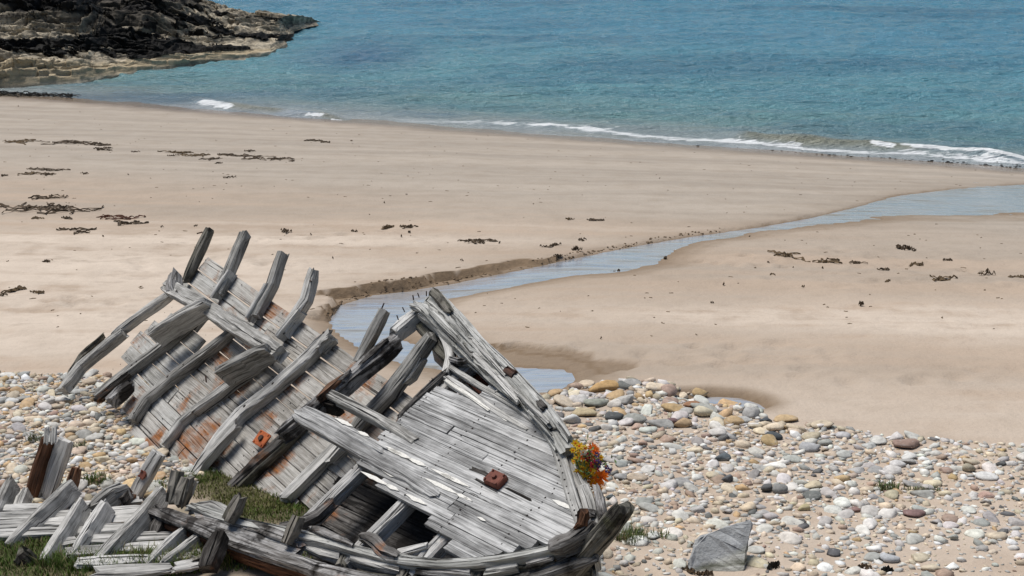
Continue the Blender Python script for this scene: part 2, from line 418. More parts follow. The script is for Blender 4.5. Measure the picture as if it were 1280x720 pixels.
def rockmat():
    t = NT('headland_rock'); pos = t.n('ShaderNodeNewGeometry').outputs['Position']
    at = t.n('ShaderNodeVertexColor', layer_name='mask'); sp = t.n('ShaderNodeSeparateColor'); t.l(at.outputs[0], sp.inputs[0])
    st = t.noise(t.map(pos, (.5, .5, 6), (.05, .16, 0)), 1.0, 6, .65, .4); f = t.noise(pos, 3.2, 6, .68)
    c = t.ramp(t.val(t.val(st, .5, 'MULTIPLY'), t.val(f, .5, 'MULTIPLY'), 'ADD'), [(.37, (.08, .07, .055)), (.48, (.28, .24, .175)), (.59, (.58, .50, .37))])
    c2 = t.ramp(f, [(.35, (.006, .0055, .005)), (.65, (.030, .026, .022))])
    c = t.mix(sp.outputs[0], c, c2)
    c = t.mix(t.val(sp.outputs[1], .7, 'MULTIPLY'), c, (.50, .40, .25))
    t.bsdf(c, .85, .25, t.val(st, f, 'ADD'), .8, .12)
    return t.m
M['rock'] = rockmat()
M['weed_black'] = plainmat('black_wrack', (.003, .003, .0025), (.014, .012, .009), 6, .7, .15, 1.0, .08)
M['weed'] = plainmat('stranded_seaweed', (.030, .020, .011), (.125, .082, .045), 30, .7, .3, .6)
M['weed_tan'] = plainmat('dried_seaweed', (.06, .04, .022), (.18, .125, .07), 30, .8, .2, .6)
M['weed_red'] = plainmat('red_brown_kelp', (.05, .018, .010), (.15, .06, .03), 30, .65, .3, .6)
M['foam'] = plainmat('sea_foam', (.70, .72, .72), (.86, .87, .87), 12, .75, .2, .8, .03)
def grassmat():
    t = NT('grass'); c = t.n('ShaderNodeVertexColor', layer_name='col').outputs[0]
    t.bsdf(c, .7, .25); return t.m
M['grass'] = grassmat()

# ------------------------------------------------------------------ beach and stream
def G2(px, py): P = GP(px, py); return (P[0], P[1])
# outline of the running water, far bank first (s = bank steepness width in metres, d = depth of cut)
FAR = [(1500, 222), (1280, 229), (1200, 235), (1120, 243), (1070, 257), (1010, 270), (940, 283), (860, 294), (800, 304), (720, 319), (650, 331), (600, 338), (560, 345), (510, 352), (465, 357), (425, 369), (408, 388)]
NEAR = [(412, 402), (450, 424), (505, 440), (560, 452), (610, 470), (660, 484), (705, 481), (724, 468), (700, 455), (640, 450), (590, 440), (545, 425), (500, 408), (505, 385), (556, 366), (627, 354), (710, 341), (775, 337), (825, 327), (840, 310), (880, 300), (950, 289), (1040, 276), (1110, 270), (1280, 268), (1500, 268)]
STREAM = [G2(*p) for p in FAR + NEAR]; NFAR = len(FAR)
POOL = [G2(*p) for p in [(850, 490), (890, 488), (925, 491), (948, 497), (958, 503), (944, 508), (905, 504), (860, 498)]]
def CUT(X): return np.interp(X, [-3.5, -1.2, 0, .8, 2.2, 4, 6, 9], [.13, .11, .055, .028, .035, .032, .018, .012])
def axis(*segs):
    out = []
    for a, b, s in segs: out.append(np.arange(a, b - 1e-6, s))
    out.append([segs[-1][1]]); return np.concatenate(out)
gx = axis((-900, -60, 70), (-60, -17, 1.2), (-17, -5.5, .13), (-5.5, 6, .06), (6, 16, .12), (16, 60, 1.2), (60, 900.1, 70))
gy = axis((-400, -20, 40), (-20, 5, .4), (5, 11, .07), (11, 18.6, .04), (18.6, 24, .08), (24, 43, .18), (43, 100, 2), (100, 160, 20))
GX, GY = np.meshgrid(gx, gy); GZ = gz0(GX, GY)
sel = (GX > -8) & (GX < 22) & (GY > 8) & (GY < 40)
sd, ei = sdist(GX[sel], GY[sel], STREAM)
X_, Y_ = GX[sel], GY[sel]
sd = sd + np.where(ei >= NFAR - 1, (fbm(X_ * .9, Y_ * 2.2, 4, 88, .6) - .5) * np.interp(X_, [0, 3, 6, 10], [.12, .3, .9, 1.4]), 0)
cutd = CUT(X_)
zw = gbase(X_, Y_) - cutd
farbank = (ei < NFAR - 1)
jag = (fbm(X_ * 1.3, Y_ * 1.3, 5, 41, .62) - .5)
bw = np.where(farbank, .03, np.interp(X_, [0, 4, 8], [.55, .45, .8]))
# the pool behind the wreck has its own cut bank on the seaward side
poolbank = (ei >= NFAR + 7) & (ei <= NFAR + 9)
bw = np.where(poolbank, .03, bw)
shift = np.where(poolbank, .42 + .9 * jag, np.where(farbank, np.interp(X_, [0, 1.5], [.08, .02]) + .6 * jag * np.interp(X_, [0, 1.5], [1, .35]), 0))
k = sstep(0, 1, (sd - shift) / np.maximum(bw, .02))
gi = GZ[sel]
flat = zw + .012 + .02 * np.clip(sd, 0, 1)
znew = np.where(sd < 0, zw - .05 * np.minimum(-sd / .25, 1), flat + (gi - flat) * k)
znew = np.where(farbank & (sd > 0) & (X_ < 4.5), znew + .008 * np.exp(-((sd - shift - bw) / .25) ** 2) * k, znew)
GZ[sel] = np.minimum(znew, gi + .04)
SCARP = [G2(*p) for p in [(600, 428), (622, 428), (634, 433), (646, 431), (660, 437), (676, 436), (692, 440), (704, 438), (716, 445), (732, 449), (744, 457), (758, 466), (756, 480), (720, 486), (690, 470), (640, 452), (600, 440)]]
qd, qi = sdist(X_, Y_, SCARP); inq = (qd + .10 * jag < 0) & (sd > 0)
zc = GZ[sel]; GZ[sel] = np.where(inq, np.minimum(zc, zw + .018 + .012 * jag), zc)
wet_shade = np.zeros(GX.shape)
face = farbank & (sd > shift - .05) & (sd < shift + bw + .045) & (X_ < .6)  # bank and scarp faces: wet sand, darkened further to paint in their shade
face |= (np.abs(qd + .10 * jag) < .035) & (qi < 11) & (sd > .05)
wet_shade[sel] = np.where((sd < 0) | face, 1,  np.clip(1 - k, 0, 1) * np.where(farbank & (X_ > .6), .45, .8)) * 1.0 + .30 * np.exp(-np.clip(sd, 0, 9) / .5) * (k > .5)
pd, _ = sdist(GX[sel], GY[sel], POOL)
kp = sstep(-.1, .12, pd); GZ[sel] = GZ[sel] - .10 * (1 - kp); wet_shade[sel] = np.maximum(wet_shade[sel], 1 - sstep(0, .25, pd))
# dry pale sand lies in patches
def blob(px, py, rx, ry):
    P = G2(px, py); return np.exp(-(((GX - P[0]) / rx) ** 2 + ((GY - P[1]) / ry) ** 2))
dry = np.clip(blob(60, 330, 4.5, 2.2) + blob(120, 400, 4, 2.3) + blob(1260, 405, 2.6, 1.0) + blob(1080, 395, 2.5, .4) + .8 * blob(300, 298, 5, .5) + .6 * blob(520, 282, 6, .4), 0, 1)
dry = np.maximum(dry, .6 * sstep(11.6, 10.2, GY))
turf = np.zeros(GX.shape)
TURF = [(60, 705, 1.0, .42), (-60, 690, .6, .6), (330, 635, .42, .30), (285, 612, .34, .26), (345, 652, .40, .16), (300, 640, .4, .2), (255, 600, .22, .18), (390, 632, .25, .25), (300, 700, .5, .22), (560, 650, .8, .5), (122, 606, .1, .08), (430, 690, .5, .3)]
for px_, py_, rx, ry in TURF:
    P = G2(px_, py_); turf = np.maximum(turf, 1.25 * np.exp(-(((GX - P[0]) / rx) ** 2 + ((GY - P[1]) / ry) ** 2) ** 1.5))
turf = np.maximum(turf, sstep(6.0, 5.2, GY))
turf = np.clip(turf * (.75 + .6 * fbm(GX * 6, GY * 6, 2, 77)) - .15, 0, 1)
GZ = GZ + .035 * turf * (GY > 5.5)
# footprints and scuffed spots
for px_, py_, sx, sy, n_ in [(740, 455, 1.2, .5, 26), (1010, 325, 2.2, .8, 40), (1160, 350, 2.5, .8, 36), (900, 440, 1.5, .5, 16), (250, 330, 2.5, .8, 26), (60, 380, 1.6, .6, 24), (500, 300, 2.5, .6, 22), (1150, 470, 1.4, .5, 22)]:
    P = G2(px_, py_)
    for _ in range(n_):
        x = P[0] + npr.normal(0, sx * .5); y = P[1] + npr.normal(0, sy * .5); m_ = (np.abs(gx - x) < .4); q_ = (np.abs(gy - y) < .4)
        ix = np.ix_(q_, m_); dx_ = (GX[ix] - x) / npr.uniform(.06, .12); dy_ = (GY[ix] - y) / npr.uniform(.06, .14); rr = dx_ ** 2 + dy_ ** 2
        GZ[ix] += (-.028 * np.exp(-rr) + .012 * np.exp(-(np.sqrt(rr) - 1.5) ** 2 * 4)) * npr.uniform(.4, 1.1) * (wet_shade[ix] < .3)
# wind ripples
GZ = GZ + np.where((GY > 11) & (GY < 20), (fbm(GX * 3.2, GY * 4.5, 4, 5, .6) - .5) * .034, 0) * (1 - np.clip(wet_shade, 0, 1))
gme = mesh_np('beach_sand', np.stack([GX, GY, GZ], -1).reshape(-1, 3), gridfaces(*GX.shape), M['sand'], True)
vcol(gme, 'mask', np.stack([turf, np.clip(wet_shade, 0, 1), np.clip(dry, 0, 1)], -1).reshape(-1, 3))
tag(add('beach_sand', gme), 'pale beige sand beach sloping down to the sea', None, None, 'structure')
def gz(x, y):
    """height of the finished ground"""
    i = min(max(np.searchsorted(gx, x) - 1, 0), len(gx) - 2); j = min(max(np.searchsorted(gy, y) - 1, 0), len(gy) - 2)
    fx = (x - gx[i]) / (gx[i + 1] - gx[i]); fy = (y - gy[j]) / (gy[j + 1] - gy[j])
    return (GZ[j, i] * (1 - fx) + GZ[j, i + 1] * fx) * (1 - fy) + (GZ[j + 1, i] * (1 - fx) + GZ[j + 1, i + 1] * fx) * fy

def water_sheet(name, poly, depth_fn, x0, x1, y0, y1, st, label, grow):
    xs = np.arange(x0, x1, st); ys = np.arange(y0, y1, st); X, Y = np.meshgrid(xs, ys)
    d, _ = sdist(X, Y, poly); Z = gbase(X, Y) - depth_fn(X) + (fbm(X * 3, Y * 6, 3, 21) - .5) * .006
    f = gridfaces(*X.shape); keep = (d.ravel()[f] < grow).any(1); f = f[keep]
    idx = np.unique(f); mp = np.zeros(X.size, int); mp[idx] = np.arange(len(idx))
    me = mesh_np(name, np.stack([X, Y, Z], -1).reshape(-1, 3)[idx], mp[f], M['stream'], True)
    return tag(add(name, me), label, None, None, 'structure')
water_sheet('stream_water', STREAM, CUT, -6, 22, 9, 32, .08, 'shallow stream winding across the sand to the sea', .5)
water_sheet('pool_water', POOL, lambda X: .05 + 0 * X, .2, 4, 9, 12, .05, 'small pool at the far edge of the shingle', .02)

def clods():
    V = []; Fc = []; k = 0; bm = bmesh.new(); bmesh.ops.create_icosphere(bm, subdivisions=1, radius=1)
    iv = np.array([x.co[:] for x in bm.verts]); jf = np.array([[q.index for q in x.verts] for x in bm.faces]); bm.free()
    bank = STREAM[5:NFAR]; pb_ = STREAM[NFAR + 7:NFAR + 11]
    for line, n, o0, o1 in ((bank, 420, .0, .16),):
        L_ = np.cumsum([0] + [math.dist(line[i], line[i + 1]) for i in range(len(line) - 1)])
        for _ in range(n):
            u = (1 - npr.rand() ** 2.5 * .8) * L_[-1]; x = np.interp(u, L_, [p[0] for p in line]); y = np.interp(u, L_, [p[1] for p in line]) + npr.uniform(o0, o1)
            r = npr.uniform(.004, .016); v = iv * np.array([r * 1.2, r, r * .8]) * (1 + .22 * npr.randn(len(iv), 1)) + np.array([x, y, gz(x, y) + r * .2]); V.append(v); Fc.append(jf + k); k += len(iv)
    m = plainmat('damp_sand_clod', (.13, .09, .055), (.24, .17, .11), 40, .9, .2)
    tag(add('sand_clods', mesh_np('sand_clods', np.concatenate(V), np.concatenate(Fc), m)), 'damp brown sand crumbs fallen from the stream bank', 'sand', None, 'stuff')
import bmesh
clods()

# ------------------------------------------------------------------ sea
wxs = axis((-4000, -400, 600), (-400, -30, 30), (-30, 30, .17), (30, 400, 30), (400, 4000.1, 600))
wys = axis((20, 27, 1), (27, 50, .12), (50, 95, .22), (95, 200, 6), (200, 1000, 80), (1000, 6000.1, 1000))
SX, SY = np.meshgrid(wxs, wys); S_ = SY + .43 * SX - 34.7
loc = ((np.abs(SX) < 40) & (SY < 110)).astype(float)
amp = np.clip(S_ / 4, .10, 1) * loc
SZ = amp * ((fbm(SX * .7, SY * 1.7, 4, 31, .62) - .5) * .34 + (fbm(SX * .14, SY * .4, 2, 61) - .5) * .12)
# small swell ridges running in, and the two low breakers
def ridge(pts, hgt, wdt, yy=0):
    Q = [atZ(p[0], p[1], .05)[:2] for p in pts]
    d, ei = pdist(SX[near], SY[near], Q, closed=False)
    xs = [q[0] for q in Q]; env = sstep(xs[0] - .3, xs[0] + .8, SX[near]) * sstep(xs[-1] + .3, xs[-1] - .8, SX[near])
    SZ[near] += hgt * np.exp(-(d / wdt) ** 2) * env * (.75 + .5 * vn(SX[near] * 1.3, SY[near], 3))
near = (np.abs(SX) < 18) & (SY < 50)
ridge([(900, 168), (980, 175), (1060, 180), (1130, 184), (1200, 190), (1290, 197)], .17, .33)
ridge([(230, 122), (270, 130), (340, 138), (440, 149)], .13, .35)
ridge([(560, 143), (700, 152), (860, 160), (1000, 166)], .06, .5)
ridge([(420, 110), (640, 122), (900, 138), (1200, 150)], .05, .8)
FO = np.zeros(SX.shape); RI = np.zeros(SX.shape)
def crest(pts, wdt, arr, amt=1.0):
    Q = [atZ(p[0], p[1], .08)[:2] for p in pts]; d, _ = pdist(SX[near], SY[near], Q, closed=False)
    arr[near] = np.maximum(arr[near], amt * np.exp(-(d / wdt) ** 2))
crest([(1140, 183), (1180, 187), (1230, 190), (1300, 197)], .24, FO); crest([(1092, 181), (1114, 183)], .16, FO); crest([(252, 128), (268, 130), (284, 133)], .20, FO); crest([(386, 143), (402, 145)], .12, FO); crest([(414, 148), (430, 149)], .10, FO); crest([(100, 124), (150, 129)], .10, FO, .8); crest([(345, 68), (352, 62)], .15, FO)
crest([(940, 171), (1000, 177), (1060, 179), (1140, 184)], .26, RI); crest([(284, 132), (345, 138)], .22, RI); crest([(400, 144), (430, 149)], .18, RI); crest([(440, 150), (560, 155), (800, 168), (940, 174)], .2, RI, .35)
sme = mesh_np('sea', np.stack([SX, SY, SZ], -1).reshape(-1, 3), gridfaces(*SX.shape), M['sea'], True)
vcol(sme, 'mask', np.stack([FO, RI, 0 * FO], -1).reshape(-1, 3))
tag(add('sea', sme), 'teal blue rippled sea beyond the beach', None, None, 'structure')

import bmesh
def ico(sub):
    bm = bmesh.new(); bmesh.ops.create_icosphere(bm, subdivisions=sub, radius=1)
    v = np.array([x.co[:] for x in bm.verts]); f = np.array([[q.index for q in x.verts] for x in bm.faces]); bm.free(); return v, f
ICO = {1: ico(1), 2: ico(2), 3: ico(3)}

# ------------------------------------------------------------------ rocky headland
def headland():
    front = [(-1500, 170), (-420, 140), (-200, 124), (-60, 117), (0, 113), (50, 110), (100, 106), (150, 97), (200, 89), (250, 81), (300, 75), (340, 69), (350, 63), (362, 57), (370, 51)]
    topl = [(-1500, -300, 60), (-420, -170, 52), (-200, -95, 52), (-60, -48, 51), (0, -26, 51), (50, -12, 51), (100, -2, 51), (126, 14, 51.5), (180, 12, 52), (215, 9, 53), (270, 15, 54.5), (320, 23, 55.5), (350, 25, 56), (358, 32, 57), (367, 42, 57.2)]
    W = np.array([atZ(a, b, -.05) for a, b in front]); Rg = np.array([atY(*q) for q in topl]); Rg[-1, 2] = .15
    un = np.concatenate([np.linspace(0, 2.2, 150)[:-1], np.linspace(2.2, len(W) - 1, 760)]); 
    def ip(A): return np.stack([np.interp(un, np.arange(len(A)), A[:, k]) for k in range(3)], -1)
    W, Rg = ip(W), ip(Rg); Bk = Rg + np.array([1.0, 9.0, 0]); Bk[:, 2] = -.6
    nv = 210; v = np.linspace(0, 1, nv) ** 1.15
    P = np.zeros((nv, len(un), 3))
    for j, t in enumerate(v):
        if t < .72:
            q = t / .72; base = W + (Rg - W) * q
            prof = np.interp(q, [0, .05, .09, .25, .6, 1.0], [0, .26, .34, .46, .74, 1.0])
            base[:, 2] = -.25 + (Rg[:, 2] + .25) * prof
        else:
            q = (t - .72) / .28; base = Rg + (Bk - Rg) * q; base[:, 2] = Rg[:, 2] + (Bk[:, 2] - Rg[:, 2]) * q * q
        P[j] = base
    X, Y, Z = P[..., 0], P[..., 1], P[..., 2]
    U = np.broadcast_to(un[None], X.shape); VV = np.broadcast_to(v[:, None], X.shape)
    hs = np.clip(Z / .8, .12, 1)
    # bedding planes dipping to the right; ledges step along them
    q = Z * 5.2 + X * .42 + Y * .16 + 1.0 * fbm(X * .5, Y * .5, 3, 8) + .5 * vn(X * 2.2, Y * 2.2, 90)
    saw = q - np.floor(q)
    step = np.where(saw < .72, saw / .72, (1 - saw) / .28)
    blk = np.floor(X * 1.1 + 3 * vn(np.floor(q) * .37, Y * 0, 12)); bj = hash2(blk, np.floor(q), 4)
    d = hs * ((step - .5) * .24 + (bj - .5) * .24 + (fbm(X * 3.5, Y * 3.5, 4, 19) - .5) * .16)
    q2 = q * 2.7 + 2.0 * fbm(X * 1.5, Y * 1.5, 3, 44); sw2 = q2 - np.floor(q2); bj2 = hash2(np.floor(X * 2.6 + 5 * hash2(np.floor(q2), np.floor(q2) * 0, 3)), np.floor(q2), 14)
    d = d + hs * (np.where(sw2 < .8, sw2 / .8, (1 - sw2) / .2) - .5) * .10 + hs * (bj2 - .5) * .13
    fade = np.clip(np.minimum(VV / .03, 1), .15, 1)
    Y2 = Y - d * 1.3 * fade; Z2 = Z + d * .75 * fade; X2 = X + (fbm(X * 3, Z * 5, 3, 77) - .5) * .12
    # dark crag at the upper left
    crag = sstep(-11.2, -12.6, X) * sstep(.30, .45, VV)
    Z2 = Z2 + crag * (.25 + .5 * (fbm(X * .9, Y * .9, 3, 55) - .35))
    wd_ = fbm(X * .45 + 3, Z * 3.0 + X * .3 + Y * .35, 5, 23, .6); weed = sstep(.495, .518, wd_ + .05 * (step - .5)) * sstep(.055, .09, VV) * sstep(.80, .66, VV)
    dark = np.clip(weed + crag * .85 + .35 * sstep(.52, .62, fbm(X * .8, Y * .8, 4, 91)) * sstep(.2, .4, VV), 0, 1)
    tan = sstep(.10, .06, VV) * sstep(.02, .12, Z)
    me = mesh_np('rocky_headland', np.stack([X2, Y2, Z2], -1).reshape(-1, 3), gridfaces(*X.shape), M['rock'], False)
    vcol(me, 'mask', np.stack([dark, np.clip(tan, 0, 1), 0 * tan], -1).reshape(-1, 3))
    tag(add('rocky_headland', me), 'low dark rock headland with tan layered ledges running into the sea', None, None, 'structure')
    # wrack growing over the ledges
    f = gridfaces(*X.shape); m = weed.ravel()
    keep = (m[f].min(1) > .55); f = f[keep]
    fu = (fbm(X * 5, Y * 5, 3, 71)); Vw = np.stack([X2, Y2 - .05, Z2 + .02 + .12 * fu * (m.reshape(X.shape) > .9)], -1).reshape(-1, 3)
    idx = np.unique(f); mp = np.zeros(X.size, int); mp[idx] = np.arange(len(idx))
    me = mesh_np('bladder_wrack', Vw[idx], mp[f], M['weed_black'], False)
    tag(add('bladder_wrack', me), 'black wrack draped over the headland ledges', 'seaweed', None, 'stuff')
headland()

# ------------------------------------------------------------------ the wreck: two surfaces found by survey
BOW = atZ(745, 655, 3.05); _h = math.radians(48); _t = math.radians(28)
L = np.array([math.cos(_h), -math.sin(_h), 0]); T = math.cos(_t) * np.array([math.sin(_h), math.cos(_h), 0]) + math.sin(_t) * np.array([0, 0, 1.]); ND = np.cross(L, T)
def D(px, py, off=0.):
    P0 = BOW + ND * off; d = ray(px, py); return C0 + d * (np.dot(P0 - C0, ND) / np.dot(d, ND))
def Dlt(l, t, off=0.): return BOW + L * l + T * t + ND * off
def lt(px, py): v = D(px, py) - BOW; return v @ L, v @ T
SA = atZ(110, 500, 2.2); _K = atY(535, 416, 8.2); NS = np.cross(atZ(340, 622, 2.38) - SA, _K - SA); NS /= np.linalg.norm(NS); NS *= np.sign(NS[2])
def _pl(px, py, P0): d = ray(px, py); return C0 + d * (np.dot(P0 - C0, NS) / np.dot(d, NS))
_p, _q = _pl(250, 312, SA), _pl(415, 425, SA); EA = (_q - _p) / np.linalg.norm(_q - _p); EB = np.cross(NS, EA)
def sag(b): s = min(max(b / 1.7, -.1), 1.1); return -.09 * 4 * s * (1 - s) + .0
def S(px, py, off=0.):
    o = off
    for _ in range(6):
        P = _pl(px, py, SA + NS * o); b = (P - SA) @ EB; o = off + sag(b)
    return P
def Sab(a, b, off=0.): return SA + EA * a + EB * b + NS * (off + sag(b))
def ab(px, py): v = S(px, py) - SA; return v @ EA, v @ EB

wreck = empty('wooden_shipwreck', (-.8, 7.6, 2.35), 'broken grey wooden boat wreck leaning on the shingle, bow to the right', 'shipwreck')
W_ = wreck
def rib(pts, w=.105, h=.09, mat='wood', base=0., name='rib', **kw):
    """pts: positions of the inner face"""
    w *= .84; h *= .88; kw['rag'] = kw.get('rag', .02) * 1.5; kw.setdefault('straight', True)
    P = [S(x, y, base + h) - NS * h / 2 for x, y in pts]
    return timber(name, P, w, h, NS * .98 + EA * .12, M[mat], W_, **kw)
# hull planking of the splayed far side
HOLES = [[(205, 372), (222, 372), (238, 392), (228, 402), (196, 396)], [(243, 408), (262, 392), (283, 408), (262, 430), (250, 440)], [(118, 470), (133, 440), (152, 446), (158, 462), (140, 478)]]
def in_holes(P):
    x, y = pix(P)
    return any(pinside(np.array([x]), np.array([y]), h)[0] for h in HOLES)
wpl = 1.42 / 11
for r in range(11):
    b0 = r * wpl; bc = b0 + wpl / 2
    gap = .010 if r >= 8 else .005
    a0 = -.2 + rnd.uniform(-.05, .05)
    if r == 0: a0 = .80
    if r == 1: a0 = .42
    if r == 2: a0 = -.12
    if r == 10: a0 = -.10
    a1 = 4.3 if r > 5 else (2.05, 2.35, 2.6, 2.9, 3.1, 3.3)[r]
    joints = sorted([rnd.uniform(.6, 1.6), rnd.uniform(2.2, 3.1)]) if r not in (0, 1) else [1.5]
    edges = [a0] + [j for j in joints if a0 + .3 < j < a1 - .3] + [a1]
    for e0, e1 in zip(edges[:-1], edges[1:]):
        # split where planks have rotted away
        seg = []; cur = None; n = int((e1 - e0) / .04)
        for i in range(n + 1):
            a = e0 + (e1 - e0) * i / n; ok = not in_holes(Sab(a, bc))
            if ok and cur is None: cur = a
            if (not ok or i == n) and cur is not None:
                if a - cur > .12: seg.append((cur, a))
                cur = None
        for s0, s1 in seg:
            nn = max(2, int((s1 - s0) / .3)); tilt = rnd.uniform(-.004, .004)
            P = [Sab(s0 + .004 + (s1 - s0 - .008) * i / nn, bc, -.016 + tilt * (i / nn - .5) * 2 + rnd.uniform(-.002, .002)) for i in range(nn + 1)]
            mt = 'wood_rusty' if s1 > 1.35 else 'wood_plank'
            timber('hull_plank', P, wpl - gap, .03, NS, M[mt], W_, wear=.003, rag=.012, step=.14, ch=.1)

# frames, aft to forward
rib([(259, 284), (228, 350)], .085, .08, 'wood_moss', wear=.012, rag=.03)
rib([(214, 362), (138, 417)], .085, .09, 'wood', wear=.01)
rib([(150, 411), (96, 456), (74, 486)], .095, .10, 'wood', base=.015, wear=.008)
rib([(128, 418), (100, 444), (86, 462), (82, 475)], .05, .06, 'wood_moss', base=.01, wear=.02, rag=.03)
rib([(303, 287), (270, 365)], .10, .09, 'wood', wear=.004, rag=.03)
rib([(252, 384), (222, 412), (185, 441), (150, 466), (117, 492)], .095, .09, 'wood', base=0, wear=.007)
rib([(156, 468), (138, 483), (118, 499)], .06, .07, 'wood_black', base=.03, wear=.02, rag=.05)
rib([(160, 476), (146, 486), (132, 499)], .10, .11, 'wood_rot', base=.05, wear=.02, rag=.05)
rib([(349, 312), (336, 352), (314, 393)], .095, .09, 'wood', wear=.004, rag=.02)
rib([(286, 412), (250, 440), (210, 470), (178, 497), (160, 524)], .095, .09, 'wood', wear=.007)
rib([(388, 334), (378, 372), (350, 416)], .095, .09, 'wood', wear=.004, rag=.02)
rib([(334, 440), (302, 465), (268, 490), (238, 512)], .09, .09, 'wood', wear=.008)
rib([(240, 510), (222, 526), (208, 546), (200, 556)], .09, .07, 'wood_pale', wear=.012, rag=.05)
rib([(408, 412), (384, 440), (340, 480), (296, 515), (270, 546), (248, 578)], .11, .09, 'wood_pale', wear=.007, rag=.03)
rib([(292, 530), (270, 553), (248, 578), (236, 594)], .10, .08, 'wood', base=.05, wear=.012, rag=.04)
rib([(396, 432), (402, 424), (410, 418)], .05, .11, 'wood', base=.0, wear=.012, rag=.04)
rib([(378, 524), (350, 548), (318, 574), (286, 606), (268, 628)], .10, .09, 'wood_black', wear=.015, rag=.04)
rib([(368, 541), (340, 566), (310, 594), (282, 622)], .05, .07, 'wood_moss', wear=.008)
rib([(478, 384), (443, 450)], .09, .08, 'wood', wear=.008, rag=.02)
rib([(536, 414), (512, 448), (484, 486), (448, 524), (430, 545)], .12, .09, 'wood', wear=.007, rag=.03)
rib([(527, 446), (512, 468), (500, 478)], .06, .06, 'wood', wear=.012, rag=.04)
rib([(428, 546), (400, 574), (374, 600), (352, 622)], .105, .07, 'wood_pale', wear=.01, rag=.03)
rib([(446, 534), (425, 556), (408, 574)], .06, .09, 'wood_pale', wear=.018, rag=.04)
rib([(462, 588), (440, 606), (405, 640), (385, 660)], .07, .07, 'wood_black', wear=.015)  # black wood here stands in for the shade inside the deck opening
rib([(285, 335), (263, 368)], .045, .11, 'wood_pale', wear=.005, rag=.02)
rib([(332, 352), (306, 396)], .045, .11, 'wood_pale', wear=.005, rag=.02)
rib([(372, 384), (343, 419)], .05, .11, 'wood_pale', wear=.005, rag=.02)
# stringer over the frame heads and the two beam stubs bolted to it
timber('stringer', [S(x, y, .19) - NS * .045 for x, y in [(203, 354), (228, 367), (262, 386), (300, 410), (345, 438)]], .12, .09, NS, M['wood'], W_, wear=.010, rag=.03)
timber('stringer_end', [S(x, y, .21) - NS * .05 for x, y in [(214, 338), (212, 352), (210, 362)]], .10, .10, NS, M['wood_rot'], W_, wear=.02, rag=.04)
timber('beam_stub', [S(x, y, .27) - NS * .085 for x, y in [(254, 373), (222, 391), (184, 415)]], .075, .17, NS, M['wood'], W_, wear=.007)
timber('beam_stub', [S(x, y, .26) - NS * .085 for x, y in [(331, 430), (300, 446), (267, 463)]], .07, .17, NS, M['wood'], W_, wear=.007)
rib([(345, 432), (336, 440), (322, 452)], .06, .07, 'wood', base=.08, name='cleat')

# the after deck beam, split and half rotted
def dk(name, pts, w, h, mat, off=0., **kw):
    """timber lying in the deck plane; pts mark its upper face"""
    P = [D(x, y, off) - ND * h / 2 for x, y in pts]
    return timber(name, P, w, h, ND, M[mat], W_, **kw)
dk('deck_beam', [(520, 384), (504, 398), (489, 411)], .10, .10, 'wood_spot', 0, wear=.014, rag=.05)
dk('deck_beam', [(495, 417), (460, 447), (428, 473), (408, 488)], .095, .11, 'wood_rot', 0, wear=.016, rag=.05)
dk('deck_beam', [(416, 484), (398, 498), (376, 514), (358, 530), (345, 541)], .085, .10, 'wood_rot', -.01, wear=.018, rag=.05)
dk('splinter', [(484, 424), (466, 440), (450, 454)], .02, .04, 'wood_black', .02, wear=.012, rag=.05)
dk('splinter', [(427, 470), (412, 482), (396, 497)], .03, .05, 'wood_brown', .03, wear=.02, rag=.05)
dk('splinter', [(436, 462), (424, 474)], .025, .04, 'wood_rot', .03, wear=.02, rag=.05)
dk('beam_block', [(404, 499), (420, 503)], .08, .10, 'wood_black', -.02, wear=.006)
# long carlings running forward into the deck
dk('carling', [(403, 486), (440, 505), (470, 521), (520, 549)], .062, .06, 'wood', .012, wear=.006, rag=.04)
dk('deck_plank', [(366, 514), (400, 533), (440, 556), (480, 579), (545, 617)], .075, .05, 'wood_deck', .012, wear=.006, rag=.05)
dk('deck_plank', [(380, 509), (410, 524), (445, 543), (480, 562)], .06, .05, 'wood_deck', .010, wear=.006, rag=.05)

# foredeck
beams = [(-1.61, -.84, .70), (-1.14, -.78, .55), (-.74, -.66, .40), (-.36, -.36, .20)]
for l, t0, t1 in beams:
    timber('deck_beam', [Dlt(l, t0, -.075), Dlt(l, (t0 + t1) / 2, -.068), Dlt(l, t1, -.075)], .075, .085, ND, M['wood_spot'], W_, wear=.007, rag=.02)
timber('deck_beam', [Dlt(-1.66, .72, -.03), Dlt(-1.66, .40, -.02), Dlt(-1.65, .1, -.025)], .05, .06, ND, M['wood_rot'], W_, wear=.014, rag=.05)
right = [lt(*q) for q in [(652, 500), (672, 519), (690, 545), (703, 580), (716, 625), (730, 664)]]
rt = sorted([(t, l) for l, t in right])
nearE = [lt(*q) for q in [(445, 590), (480, 610), (545, 652), (568, 676), (577, 697), (610, 694), (660, 681), (700, 674), (729, 668)]]
nt = sorted([(t, l) for l, t in nearE])
pw = .066; kk = 0; t = -.475
